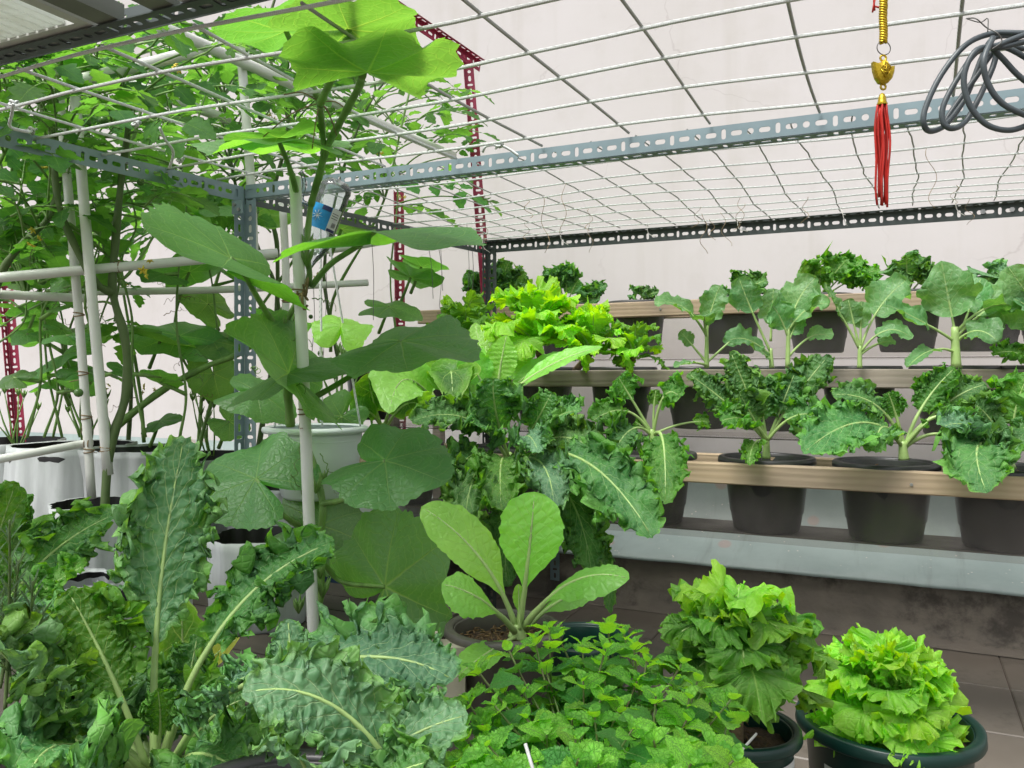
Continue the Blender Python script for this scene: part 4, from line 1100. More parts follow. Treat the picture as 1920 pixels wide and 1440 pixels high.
pleaf((752, 640, 1.50), (150, 8, -.08), 145, (.5, 1.0, 0), pet=[(590, 745, 1.62), (650, 710, 1.58), (705, 672, 1.53)], seed=6, drape=.15)
pleaf((541, 700, 1.55), (-100, -80, -.10), 140, (.55, .9, .55), seed=7, drape=.06, fold=.25)
pleaf((541, 700, 1.55), (105, -25, -.02), 120, (.3, 1, 0), seed=8, drape=.2)
pleaf((640, 610, 1.85), (10, -50, .10), 62, (1, .8, 0), mats=[M['choy'], M['stem']], seed=9)
pleaf((703, 434, 1.42), (170, -12, -.05), 195, (.22, 1.0, .0), pet=[(585, 535, 1.6), (620, 495, 1.53), (670, 462, 1.46)], seed=10, drape=.16)
pleaf((690, 135, 1.22), (60, -110, -.22), 172, (.25, -1.0, .1), seed=11, drape=.12, lobes=.10, wave=.10)
pleaf((536, 58, 1.35), (-110, -20, -.12), 135, (.2, -1, 0), pet=[(600, 190, 1.4), (570, 130, 1.37)], seed=12, drape=.12)
pleaf((520, 258, 1.48), (-150, 0, .0), 150, (.25, 1, 0), pet=[(560, 380, 1.6), (545, 320, 1.53)], seed=13, drape=.08, fold=-.1)
pleaf((524, 258, 1.48), (120, -10, .15), 100, (.15, -1, 0), seed=14, drape=.12)
pleaf((655, 55, 1.17), (150, -50, -.10), 140, (.25, -1, .1), seed=15, drape=.10, lobes=.09, wave=.09, pet=[(655, 60, 1.2)])
pleaf((480, 735, 1.75), (50, 20, .0), 75, (.7, 1, 0), seed=16)
# buds and tendrils
def tendril(parent, p0, ln, seed, mat='stem'):
    rg = np.random.RandomState(seed); t = np.linspace(0, 1, 40); d = unit(rg.randn(3) * (1, 1, .6)); a = unit(np.cross(d, (0, 0, 1))); b = np.cross(d, a)
    c = np.asarray(p0) + d[None] * (ln * t)[:, None] + (a[None] * np.sin(t * 26)[:, None] + b[None] * np.cos(t * 26)[:, None]) * (.008 * t)[:, None] + (0, 0, -.02) * (t[:, None] ** 2)
    m = MB(); m.tube(c, np.linspace(.0012, .0006, 40), 4); m.build('tendril', M[mat], parent)
for i, q in enumerate(((541, 640, 1.6), (530, 700, 1.58), (575, 800, 1.6), (585, 560, 1.6), (600, 850, 1.6), (607, 300, 1.5), (470, 690, 1.6), (580, 1020, 1.62), (545, 890, 1.6))):
    tendril(pv, P(*q), .05 + .03 * (i % 3), i)
def bud(parent, p, s, seed, mat='stem'):
    rg = np.random.RandomState(seed); m = MB()
    for i in range(6):
        a = i * 1.05 + rg.rand(); d = unit(np.array([math.cos(a) * .4, math.sin(a) * .4, 1])); m.tube([p, p + d * s * .5 + (0, 0, 0), p + d * s * (.8 + .4 * rg.rand())], [s * .05, s * .12, s * .02], 5)
    return m.build('bud', M[mat], parent)
for i, (x, y, d, s) in enumerate(((592, 925, 1.62, .032), (530, 620, 1.6, .03), (588, 715, 1.6, .03), (605, 1120, 1.62, .04), (560, 1150, 1.64, .035), (575, 500, 1.58, .04), (603, 250, 1.48, .03), (600, 1085, 1.62, .03), (606, 905, 1.63, .025), (577, 470, 1.58, .035))):
    bud(pv, P(x, y, d), s, i)
m = MB()
for i in range(9):
    c0 = P(600, 192, 1.4); a = rng.randn(3) * .03; m.tube(spline([c0, c0 + a * .5, c0 + a + (0, 0, -.02)], 4), .0012, 4)
m.build('aerial_root', M['dry'], pv)
m = MB()
c0 = P(567, 550, 1.565)
for i in range(7):
    a = rng.randn(3) * .014; m.tube(spline([c0, c0 + a, c0 + a * .4 + (0.004, 0, -.03 * rng.rand()), c0 + rng.randn(3) * .012], 4), .0022, 4)
m.build('plant_tie', M['dry'], pv)

# second vine at the back, smaller shaded leaves
pv2 = thing('pumpkin_vine', P(420, 830, 2.7), 'second pumpkin vine farther back against the pink wall, with smaller leaves behind the steel post', 'vine')
stemtube(pv2, [(370, 850, 2.75), (395, 760, 2.75), (430, 660, 2.75), (500, 560, 2.75), (560, 470, 2.7), (620, 330, 2.6)], .007, .004)
stemtube(pv2, [(205, 810, 2.35), (300, 735, 2.4), (380, 690, 2.45), (470, 650, 2.5), (545, 560, 2.5)], .011, .007)
stemtube(pv2, [(395, 760, 2.75), (330, 640, 2.7), (345, 540, 2.7), (400, 480, 2.7)], .005, .003)
back = [((335, 630, 2.55), (-60, -15, 0), 85, (.5, .9, 0)), ((300, 640, 2.5), (60, 20, -.1), 70, (.5, -1, 0)), ((400, 640, 2.6), (70, 10, 0), 62, (.6, 1, 0)), ((400, 700, 2.55), (10, 40, 0), 52, (1, .1, 0)),
        ((355, 510, 2.6), (50, -25, 0), 75, (.3, -1, 0)), ((120, 665, 2.4), (-60, 25, 0), 70, (.4, 1, 0)), ((110, 710, 2.4), (-90, 20, 0), 55, (.3, 1, 0)), ((65, 590, 2.6), (30, -12, 0), 45, (.4, -1, 0)),
        ((390, 570, 2.7), (-40, -30, 0), 55, (.5, 1, 0)), ((60, 470, 2.5), (70, -10, 0), 70, (.3, -1, 0)), ((180, 690, 2.5), (40, 10, .1), 60, (.5, 1, 0)), ((365, 400, 2.6), (60, -5, 0), 80, (.3, -1, 0)),
        ((480, 400, 2.6), (40, 10, 0), 70, (.3, -1, 0)), ((300, 790, 2.45), (40, -10, 0), 40, (.4, 1, 0)), ((640, 430, 2.5), (50, 10, 0), 60, (.3, -1, 0)), ((790, 500, 2.9), (55, 12, 0), 48, (.2, -1, 0)),
        ((770, 520, 2.9), (70, 20, 0), 58, (.3, -1, .1)), ((730, 575, 2.8), (60, 10, 0), 60, (.4, 1, 0)), ((640, 780, 2.2), (-20, 20, 0), 50, (1, .1, 0)), ((520, 610, 2.3), (50, 10, 0), 60, (.4, -1, 0)),
        ((300, 330, 2.7), (40, 30, 0), 60, (.6, -1, 0)), ((110, 520, 2.7), (30, 20, 0), 60, (.5, -1, 0)), ((430, 790, 2.5), (30, 20, 0), 40, (1, .4, 0))]
for i, (a, t_, R_, n_) in enumerate(back):
    q = (a[0] + (20 if t_[0] < 0 else -20), a[1] + 50, a[2] + .05)
    pleaf(a, t_, R_, n_, seed=40 + i, parent=pv2, nth=48, nr=8, pet=[q], drape=.2)
vr = np.random.RandomState(77)
for i in range(10):
    x0 = vr.uniform(-20, 460); dd_ = vr.uniform(2.2, 2.9); y0 = 820; pts_ = [(x0, y0, dd_)]
    for k in range(5):
        x0 += vr.uniform(-34, 34); y0 -= vr.uniform(70, 120); pts_.append((x0, y0, dd_))
    stemtube(pv2, pts_, .0042, .0022, sides=6)
    for k in range(1, 6):
        if vr.rand() < .72:
            x_, y_, _d = pts_[k]; ox = vr.choice([-1, 1]) * vr.uniform(25, 60); oy = vr.uniform(-35, 5)
            pleaf((x_ + ox, y_ + oy, dd_ - .03), (ox, vr.uniform(-5, 25), vr.uniform(-.1, .1)), vr.uniform(24, 52), (vr.uniform(.3, .8), vr.choice([-1, 1, 1]), vr.uniform(-.3, .3)), seed=200 + i * 9 + k, parent=pv2, nth=40, nr=6, pet=[(x_, y_, dd_)], drape=.25)
for i in range(18): tendril(pv2, P(vr.uniform(40, 480), vr.uniform(500, 760), 2.5), .08, 70 + i, 'dry' if i % 2 else 'stem')

# ================================================================== TOMATO PLANTS
def leaflet(mb, base, d, nh, L, W, seed):
    leafgeo(mb, bez([base, base + d * L * .55 + nh * L * .05, base + d * L - nh * L * .15], 8), nh, W, seed, t0=.02, nu=11, nv=2, A=.3, F=3, F2=5, lobe=.16, nl=3, shape='ovate', cup=.12, rpet=0, serr=.12)
tom_me = []
for v in range(6):
    rg = np.random.RandomState(100 + v); mb = MB()
    path = spline([(0, 0, 0), (0, .33, .03 + .03 * rg.rand()), (.04 * rg.randn(), .7, -.05), (.05 * rg.randn(), 1.0, -.22)], 6)
    mb.tube(path, np.linspace(.018, .007, len(path)), 5, 1)
    for k, f in enumerate((.3, .52, .74)):
        p = path[int(f * (len(path) - 1))]
        for sd in (-1, 1):
            d = unit(np.array([sd * (1), .55 + .2 * rg.randn(), -.2 + .2 * rg.randn()])); ll = rg.uniform(.30, .44)
            mb.tube([p, p + d * .07], .006, 4, 1)
            leaflet(mb, p + d * .06, d, unit(np.array([.25 * rg.randn(), .2 * rg.randn(), 1])), ll, ll * .62, 300 + v * 20 + k * 3 + sd)
    leaflet(mb, path[-1], unit(path[-1] - path[-3] + (0, 0, -.02)), np.array([0, .2, 1.0]), .46, .32, 400 + v)
    tom_me.append(mb.build('leaf', [M['tomato'], M['stem']], None, mesh_only=True))
fm = MB()
for i in range(5): 
    a = i * 1.256; fm.tube([(0, 0, 0), (math.cos(a) * .5, math.sin(a) * .5, .2), (math.cos(a) * 1.0, math.sin(a) * 1.0, -.1)], [.1, .25, .03], 4)
flower_me = fm.build('flower', M['flower'], None, mesh_only=True)
fr = MB(); fr.lathe((0, 0, 0), [(.01, -1), (.6, -.82), (.95, -.35), (1, .1), (.75, .65), (.3, .9), (.02, .85)], 14)
fruit_me = fr.build('fruit', M['fruit'], None, mesh_only=True)

def tomato(base, label, stems, zones, nleaf, seed, rstem=.010, fruits=5, flowers=3):
    rg = np.random.RandomState(seed)
    t = thing('tomato_plant', P(*base), label, 'tomato plant', 'tomato plants behind the steel beam')
    allp = []
    for si, (pts, r0, r1) in enumerate(stems):
        q = spline([P(*a) for a in pts], 7); n = len(q)
        m = MB(); m.tube(q, np.linspace(r0, r1, n) * (1 + .12 * np.sin(np.arange(n) * .9)), 8); m.build('stem', M['stem_dark'] if r0 > .006 else M['stem'], t)
        allp.append(q)
    A_ = np.concatenate(allp)
    for i in range(nleaf):
        z = zones[rg.choice(len(zones), p=np.array([q[-1] for q in zones]) / sum(q[-1] for q in zones))]
        p = P(rg.uniform(z[0], z[2]), rg.uniform(z[1], z[3]), rg.uniform(z[4], z[5]))
        dd = np.linalg.norm(A_ - p, axis=1) + np.abs(A_[:, 2] - p[2] + .05) * .3
        a = A_[dd.argmin()]
        out = p - a; dist = np.linalg.norm(out)
        if dist > .10:
            m = MB(); bq = bez([a, (a + p) / 2 + (0, 0, .03), p], 8); m.tube(bq, np.linspace(.0036, .0022, 8), 5); m.build('branch', M['stem'], t)
        d = unit(out * (1, 1, .3) + rg.randn(3) * (.1, .1, .03) + (0, 0, .02))
        nh = unit(np.array([rg.randn() * .35, rg.randn() * .35, 1.0]) - FV * .35)
        inst('leaf', tom_me[rg.randint(6)], t, frameM(p, d, nh, rg.uniform(.11, .20)))
    for i in range(fruits):
        p = A_[rg.randint(len(A_))] + rg.randn(3) * (.07, .07, .05)
        inst('fruit', fruit_me, t, Matrix.Translation(tuple(p)) @ Matrix.Scale(rg.uniform(.007, .012), 4))
    for i in range(flowers):
        p = A_[rg.randint(len(A_))] + rg.randn(3) * (.07, .07, .05) + (0, 0, .03)
        for k in range(3):
            inst('flower', flower_me, t, frameM(p + rg.randn(3) * .012, rg.randn(3), rg.randn(3), rg.uniform(.009, .013)))
    return t
tomato((192, 1090, 1.95), 'tallest tomato plant with one thick forked stem growing up past the twin pipes',
       [([(192, 1090, 1.95), (203, 860, 1.97), (236, 740, 2.0), (235, 640, 2.0), (212, 550, 2.0), (215, 470, 2.0), (228, 330, 2.05), (240, 220, 2.0), (215, 110, 2.0), (200, 20, 2.0)], .0115, .007),
        ([(212, 550, 2.0), (180, 530, 1.97), (140, 460, 1.95), (108, 370, 1.95), (100, 230, 1.95), (120, 100, 2.0)], .0105, .006),
        ([(130, 420, 1.95), (215, 490, 2.1), (235, 520, 2.1), (300, 420, 2.2), (350, 300, 2.3)], .005, .003),
        ([(228, 330, 2.05), (260, 180, 2.1), (130, 160, 2.1), (60, 160, 2.0)], .005, .003)],
       [(0, 40, 420, 260, 1.7, 2.5, 3), (40, 260, 330, 400, 1.9, 2.5, 1.2), (0, 480, 240, 640, 2.0, 2.5, .25)], 80, 1, fruits=6, flowers=5)
tomato((5, 1000, 2.0), 'tomato plant with a curving branch at the very left edge of the picture',
       [([(-30, 900, 2.0), (-20, 640, 2.0), (0, 520, 2.0), (40, 460, 2.0), (95, 400, 2.05), (110, 300, 2.05), (60, 160, 2.1)], .0105, .006),
        ([(0, 520, 2.0), (-30, 380, 2.0), (20, 250, 2.0), (10, 120, 2.0)], .006, .004),
        ([(-30, 660, 2.2), (40, 610, 2.2), (50, 560, 2.2)], .003, .002)],
       [(-60, 90, 220, 330, 1.7, 2.4, 2), (-60, 330, 100, 480, 1.8, 2.5, 1.6)], 58, 2, fruits=5)
tomato((150, 830, 2.7), 'slender tomato plant with crossing stems between the two horizontal pipes',
       [([(160, 850, 2.7), (170, 790, 2.7), (120, 650, 2.65), (85, 570, 2.6), (40, 450, 2.6), (20, 330, 2.6)], .008, .004),
        ([(240, 840, 2.8), (245, 700, 2.75), (215, 560, 2.7), (190, 440, 2.7), (170, 300, 2.7), (160, 150, 2.7)], .007, .004),
        ([(270, 830, 2.7), (262, 730, 2.7), (230, 540, 2.7), (225, 480, 2.7), (180, 330, 2.7)], .006, .003)],
       [(0, 240, 330, 470, 2.5, 3.1, 2), (60, 60, 500, 300, 2.5, 3.2, 2)], 62, 3)
tomato((420, 850, 2.9), 'leafy tomato plant rising behind the steel corner post',
       [([(370, 860, 2.9), (390, 600, 2.9), (420, 460, 2.9), (380, 380, 2.85), (330, 330, 2.8), (300, 200, 2.8), (280, 80, 2.8)], .006, .004),
        ([(480, 870, 2.9), (515, 640, 2.9), (520, 470, 2.9), (508, 380, 2.9), (540, 230, 2.9), (500, 80, 2.9), (520, -20, 2.9)], .009, .005),
        ([(560, 880, 2.9), (520, 560, 2.8), (490, 480, 2.8), (440, 340, 2.8), (420, 180, 2.8), (430, 60, 2.8)], .007, .004)],
       [(300, 50, 620, 320, 2.3, 3.2, 3), (290, 320, 540, 440, 2.5, 3.1, 1)], 86, 4, fruits=8, flowers=5)
tomato((660, 620, 3.0), 'sparse tomato plant with airy stems above the large horizontal pumpkin leaf',
       [([(620, 660, 2.9), (625, 560, 2.9), (690, 440, 2.85), (725, 360, 2.8), (752, 240, 2.8), (780, 120, 2.8)], .006, .003),
        ([(640, 700, 2.9), (612, 560, 2.9), (610, 480, 2.9), (640, 330, 2.8), (690, 200, 2.8), (740, 130, 2.8)], .007, .003),
        ([(742, 620, 3.1), (732, 520, 3.1), (745, 330, 3.1), (700, 200, 3.1)], .004, .002)],
       [(560, 130, 760, 330, 2.5, 3.2, 3), (720, 160, 850, 300, 2.8, 3.1, .8), (650, 300, 880, 400, 2.7, 3.1, .5)], 48, 5, fruits=4)
# small shoots sprouting at the foot of the wall
for i, (x, y, d, lb) in enumerate(((30, 800, 2.9, 'cluster of bare shoots with small buds in the bag at the left edge'), (160, 790, 2.7, 'small budding shoots in the wide white bag behind the twin pipes'), (395, 800, 2.8, 'cluster of budding shoots just left of the steel corner post'), (640, 730, 2.4, 'little budding shoots just behind the hanging bucket'))):
    t = thing('okra_shoot', P(x, y + 60, d), lb, 'seedling', 'budding shoots behind the bags')
    rg = np.random.RandomState(i)
    for k in range(7):
        tip = P(x + rg.uniform(-45, 45), y - rg.uniform(0, 80), d + rg.uniform(-.05, .05)); b0 = P(x + rg.uniform(-10, 10), y + 55, d)
        m = MB(); m.tube(bez([b0, (b0 + tip) / 2 + rg.randn(3) * .01, tip], 6), [.003] * 4 + [.002, .002], 5); m.build('stem', M['stem'], t)
        bud(t, tip, .03, k)

# ================================================================== KALE AND OTHER GREENS
KM = [M['kale'], M['stem_pale']]; KB = [M['kale_blue'], M['stem_pale']]; KY = [M['kale_bright'], M['stem_pale']]
HI = dict(nu=180, nv=26, F=12, F2=34); MD = dict(nu=104, nv=17, F=9, F2=24, A=1.9)
def kale(base, label, leaves, seed, cat='kale', group=None, res=MD, stem=True, name='kale_plant', rs=.008, **kw):
    t = thing(name, P(*base), label, cat, group)
    if stem:
        m = MB(); b0 = P(*base); st_ = P(*leaves[0][0]); m.tube(bez([b0, (b0 + st_) / 2, st_ + (0, 0, .01)], 8), np.linspace(rs * 1.2, rs * .8, 8), 10); m.build('stem', M['stem_pale'], t)
    for i, L_ in enumerate(leaves):
        B, Tp, wpx, bow, n_, mt = L_[:6]; o = dict(res); o.update(kw)
        if len(L_) > 6: o.update(L_[6])
        px_leaf(t, B, Tp, wpx, bow, n_, seed * 31 + i, mt, **o)
    return t
# foreground plant
b = (290, 1500, .86)
kale(b, 'large curly kale in the foreground with one tall upright blue green leaf', [
    ((290, 1440, .86), (345, 822, .98), 205, (-25, 0, .0), (1, .2, .15), KB, dict(HI, t0=.36, rpet=.0042, A=1.6, sweep=.25)),
    ((275, 1440, .85), (125, 1105, .86), 180, (10, -10, 0), (1, .3, -.1), KY, dict(HI, t0=.38, rpet=0.0037)),
    ((300, 1440, .86), (628, 1015, .93), 165, (-45, -85, .0), (.8, .9, -.35), KM, dict(HI, t0=.38, rpet=0.0038, A=1.9)),
    ((270, 1450, .84), (-10, 1210, .66), 215, (-30, -20, 0), (.8, .8, 0), KM, dict(HI, t0=.30, rpet=0.0044)),
    ((310, 1455, .84), (470, 1265, .70), 130, (0, -40, 0), (.8, .8, 0), KB, dict(HI, t0=.35, rpet=0.0041)),
    ((290, 1440, .86), (295, 1290, .84), 75, (10, 0, 0), (1, .5, 0), KY, dict(HI, t0=.4, rpet=0.0022)),
    ((260, 1450, .84), (60, 1440, .62), 240, (-30, -60, 0), (.6, 1, 0), KM, dict(HI, t0=.3, rpet=0.0044)),
    ((285, 1440, .90), (180, 1130, 1.05), 150, (-50, 20, .05), (.9, .4, 0), KM, dict(HI, t0=.35)),
    ((275, 1440, .88), (30, 1120, .95), 150, (-40, 0, 0), (.9, .4, 0), KB, dict(HI, t0=.4)),
    ((300, 1440, .90), (370, 1190, 1.0), 120, (10, 0, 0), (.9, .4, 0), KM, dict(HI, t0=.35)),
    ((310, 1450, .86), (440, 1440, .74), 200, (-10, -40, 0), (.8, .7, 0), KM, dict(HI, t0=.3)),
    ((250, 1450, .84), (120, 1330, .75), 200, (-30, -20, 0), (.7, .9, 0), KM, dict(HI, t0=.3)),
    ((290, 1440, .92), (240, 1230, 1.02), 170, (-10, 0, 0), (1, .3, 0), KM, dict(HI, t0=.3)),
    ((300, 1440, .92), (330, 1290, 1.0), 160, (0, 0, 0), (1, .3, 0), KB, dict(HI, t0=.3)),
    ((310, 1450, .90), (460, 1310, .92), 180, (0, -30, 0), (1, .5, 0), KM, dict(HI, t0=.25)),
    ((260, 1450, .88), (150, 1290, .9), 180, (-20, -10, 0), (1, .5, 0), KB, dict(HI, t0=.25)),
    ((320, 1470, .86), (520, 1420, .84), 190, (0, -30, 0), (1, .6, 0), KM, dict(HI, t0=.2)),
    ((240, 1470, .84), (60, 1340, .84), 200, (-10, -20, 0), (1, .6, 0), KM, dict(HI, t0=.2)),
], 1, rs=.012)
kale((560, 1520, .66), 'blue green curly kale spreading broad leaves at the bottom, just left of the mint', [
    ((760, 1480, .62), (455, 1300, .58), 235, (20, -85, 0), (1, .65, 0), KB, dict(HI, t0=.1, rpet=0.0033, A=1.0)),
    ((420, 1300, .86), (850, 1275, .80), 230, (40, -70, .0), (.8, .8, 0), KB, dict(HI, t0=.16, rpet=0.0041, A=1.1)),
    ((640, 1500, .64), (880, 1340, .66), 190, (-20, -30, 0), (.9, .7, 0), KB, dict(HI, t0=.12, rpet=0.0030, A=1.2)),
    ((600, 1520, .60), (560, 1420, .55), 260, (0, -20, 0), (.7, 1, 0), KB, dict(HI, t0=.1, A=1.2)),
    ((560, 1480, .80), (540, 1160, .88), 120, (0, -10, 0), (1, .3, 0), KB, dict(HI, t0=.3, A=1.2)),
    ((640, 1500, .74), (760, 1200, .86), 150, (30, -40, 0), (.9, .5, 0), KB, dict(HI, t0=.25, A=1.2)),
    ((660, 1520, .60), (800, 1430, .58), 180, (0, -20, 0), (.7, 1, 0), KM, dict(HI, t0=.1)),
], 2, rs=.01)
kale((-60, 1250, 1.15), 'dark curly kale at the left edge behind the rosemary', [
    ((-60, 1240, 1.15), (30, 905, 1.15), 130, (-10, 0, 0), (1, .3, 0), KY, dict(HI, t0=.35, rpet=0.0030)),
    ((-40, 1220, 1.15), (215, 965, 1.12), 130, (-20, -40, 0), (1, .35, .1), KM, dict(HI, t0=.35, rpet=0.0030)),
    ((-20, 1240, 1.1), (160, 1060, 1.05), 110, (-20, -20, 0), (.7, .8, 0), KY, dict(HI, t0=.35)),
    ((-50, 1260, 1.1), (60, 1130, 1.0), 150, (-20, -20, 0), (.8, .8, 0), KM, dict(HI, t0=.3)),
    ((-50, 1250, 1.2), (110, 1000, 1.25), 130, (-20, 20, 0), (.9, .5, 0), KM, dict(HI, t0=.3)),
    ((60, 1300, 1.0), (200, 1190, 1.0), 170, (-20, 10, 0), (.9, .6, 0), KM, dict(HI, t0=.2)),
], 3)
# rosemary
rs_ = thing('rosemary', P(10, 1250, .80), 'grey green rosemary sprigs at the left edge in front of the dark kale', 'rosemary')
nm = MB(); leafgeo(nm, bez([(0, 0, 0), (0, .5, .08), (0, 1, 0)], 6), (0, 0, 1), .10, 1, t0=0, nu=6, nv=1, A=0, lobe=0, shape='needle', cup=.25, rpet=0)
needle = nm.build('needle', M['rosemary'], None, mesh_only=True)
cnt = 0
for k, (x0, y0, x1, y1) in enumerate(((10, 1330, 18, 975), (-10, 1300, -15, 1020), (40, 1300, 62, 1090), (0, 1290, 36, 1050), (20, 1300, 2, 1120), (60, 1320, 100, 1180), (30, 1320, 78, 1150))):
    q = bez([P(x0, y0, .80), P((x0 + x1) / 2 + 6, (y0 + y1) / 2, .80), P(x1, y1, .76 + .012 * k)], 30)
    m = MB(); m.tube(q, np.linspace(.002, .001, 30), 5); m.build('stem', M['stem_dark'], rs_)
    T = unit(np.gradient(q, axis=0))
    for i in range(42):
        f = .18 + .82 * i / 42; p = q[int(f * 29)]; a = i * 2.4; side = RV * math.cos(a) + FV * math.sin(a)
        inst('needle', needle, rs_, frameM(p, unit(T[int(f * 29)] * (.5 + f) + side * 1.0), T[int(f * 29)], .026 * (1.1 - .3 * f))); cnt += 1
# big toothed leaf and yellow leaf low behind the foreground kale
t = thing('mustard_plant', P(345, 1330, 1.3), 'broad toothed mustard leaf and a yellowing leaf low behind the tall kale leaf', 'mustard greens')
CH = [M['choy'], M['stem_pale']]
px_leaf(t, (345, 1330, 1.3), (340, 1115, 1.3), 95, (0, 0, 0), (1, .2, 0), 5, [M['mustard'], M['stem_pale']], nu=40, nv=6, A=.25, F=5, F2=14, lobe=.05, shape='oval', t0=.2, rpet=.004)
px_leaf(t, (350, 1330, 1.25), (450, 1195, 1.25), 42, (-20, -15, 0), (1, .4, 0), 6, [M['yellow'], M['stem_pale']], nu=30, nv=5, A=.3, F=5, F2=14, lobe=.05, shape='oval', t0=.3, rpet=.003)
px_leaf(t, (350, 1330, 1.3), (420, 1130, 1.35), 50, (0, -15, 0), (.6, .9, 0), 7, [M['choy'], M['stem_pale']], nu=30, nv=5, A=.3, F=5, F2=14, lobe=.05, shape='oval', t0=.3, rpet=.003)

# ---- choy in the tan pot
cpz = P(945, 1172, 1.42)
pot(cpz, .093, .17, 'pottan', 'wide grey brown pot of husk mulch holding the big smooth leaved choy', husk=260, seed=5, soilz=.034, lip=.008)
OV = dict(nu=44, nv=9, A=.18, F=4, F2=13, lobe=.03, shape='oval')
kale((970, 1195, 1.42), 'smooth pale green choy with five broad oval leaves in the grey brown pot', [
    ((972, 1180, 1.42), (1002, 922, 1.40), 136, (5, -10, -.02), (1, .25, 0), CH, dict(OV, shape='spoon', t0=.25, rpet=.006)),
    ((968, 1180, 1.42), (790, 950, 1.42), 104, (28, -22, -.03), (1, .4, 0), CH, dict(OV, shape='spoon', t0=.18, rpet=.005)),
    ((965, 1185, 1.40), (828, 1095, 1.30), 104, (10, -18, -.04), (.85, .8, 0), CH, dict(OV, shape='spoon', t0=.25, rpet=.005, cup=-.25)),
    ((980, 1180, 1.42), (1180, 1085, 1.30), 100, (-10, -52, -.02), (.7, .9, .15), CH, dict(OV, shape='spoon', t0=.18, rpet=.006, cup=-.4)),
    ((985, 1180, 1.44), (1110, 1110, 1.48), 60, (0, -22, 0), (.9, .2, 0), CH, dict(OV, shape='spoon', t0=.2, rpet=.005)),
    ((965, 1195, 1.38), (860, 1265, 1.24), 70, (5, -10, 0), (.8, .8, 0), CH, dict(OV, shape='spoon', t0=.1, rpet=.004)),
    ((975, 1180, 1.41), (972, 1095, 1.40), 25, (0, 0, 0), (1, .3, 0), CH, dict(OV, shape='spoon', t0=.3, rpet=.003)),
], 4, cat='choy', name='choy_plant', rs=.014)
bs = thing('stone_block', P(830, 1300, 1.35) * (1, 1, 0), 'pale stone block half hidden beside the grey brown pot', 'stone block')
m = MB(); c = P(830, 1235, 1.36); m.box(c + (0, 0, -.015), RV * .038, FV * .022, ZV * .04); m.build('block', M['blockstone'], bs, smooth=False)
m = MB(); c2 = c + RV * -.022 + (0, 0, .032); m.box(c2, RV * .015, FV * .022, ZV * .0065); m.build('block_tab', M['blockstone'], bs, smooth=False)

# supports for the near pots
def bench(x0, x1, y0, y1, z, label, ang=0):
    t = thing('plant_bench', ((x0 + x1) / 2, (y0 + y1) / 2, 0), label, 'bench')
    n = int((y1 - y0) / .1)
    for i in range(n):
        m = MB(); m.box(((x0 + x1) / 2, y0 + .05 + i * .1, z - .012), X * (x1 - x0) / 2, Y * .046, ZV * .012); m.build('slat', M['wood_old'], t, smooth=False)
    for x in (x0 + .05, x1 - .05):
        m = MB(); m.box((x, (y0 + y1) / 2, z - .045), X * .02, Y * (y1 - y0) / 2, ZV * .021); m.build('rail', M['wood_old'], t, smooth=False)
        for y in (y0 + .05, y1 - .05):
            m = MB(); m.box((x, y, (z - .066) / 2), X * .019, Y * .019, ZV * (z - .066) / 2); m.build('leg', M['wood_old'], t, smooth=False)
bench(-1.0, -.02, .15, .80, H - .66, 'low slatted bench under the foreground kale and mint, mostly hidden')
bench(-.62, -.36, 1.12, 1.38, H - .60, 'small low stand under the grey brown choy pot')

# ---- mint
mp_ = P(1130, 1490, .86)
pot((mp_[0], mp_[1], H - .47), .13, .19, 'potgreen', 'dark green pot hidden beneath the mint leaves', husk=0, soilz=.02)
pot((P(290, 1500, .86)[0], P(290, 1500, .86)[1], H - .445), .11, .21, 'potblack', 'black pot of the large foreground kale, hidden by its leaves', husk=0)
pot((P(560, 1520, .66)[0] - .02, P(560, 1520, .66)[1], H - .345), .09, .31, 'potblack', 'black pot under the blue green kale at the bottom of the picture', husk=0)
mint_me = []
for v in range(5):
    for mt in ('mint', 'mint_tip'):
        mb = MB(); leafgeo(mb, bez([(0, 0, 0), (0, .5, .06 + .03 * v), (0, 1.0, -.10 - .06 * v)], 10), (0, 0, 1), .78 if mt == 'mint' else .7, 600 + v, t0=.06, nu=27, nv=5, A=.34, F=4, F2=9, lobe=.02, nl=8, shape='ovate', cup=.25, rpet=.016, serr=.07)
        mint_me.append(mb.build('leaf', [M[mt], M['stem']], None, mesh_only=True))
mint = thing('mint_plant', (mp_[0], mp_[1], H - .49), 'bushy mint plant with many bright crinkled leaf tips in the bottom centre', 'mint')
rg = np.random.RandomState(21)
shoots = []
edge_top = [(880, 1260), (930, 1230), (1000, 1190), (1025, 1165), (1090, 1200), (1135, 1160), (1180, 1180), (1230, 1210), (1290, 1240), (1370, 1310), (1395, 1350)]
tries = 0
while len(shoots) < 62 and tries < 6000:
    tries += 1
    x = rg.uniform(868, 1385); y = rg.uniform(1165, 1475)
    yt = np.interp(x, [e[0] for e in edge_top], [e[1] for e in edge_top])
    if y < yt: continue
    if all(math.hypot(x - a, (y - b_) * 1.15) > 39 for a, b_ in shoots): shoots.append((x, y))
for (x, y) in ((1030, 1178), (1142, 1172), (1170, 1190), (1370, 1312)): shoots.append((x, y))
nleaf = 0
mstuff = MB()
root = np.array([mp_[0], mp_[1], H - .49])
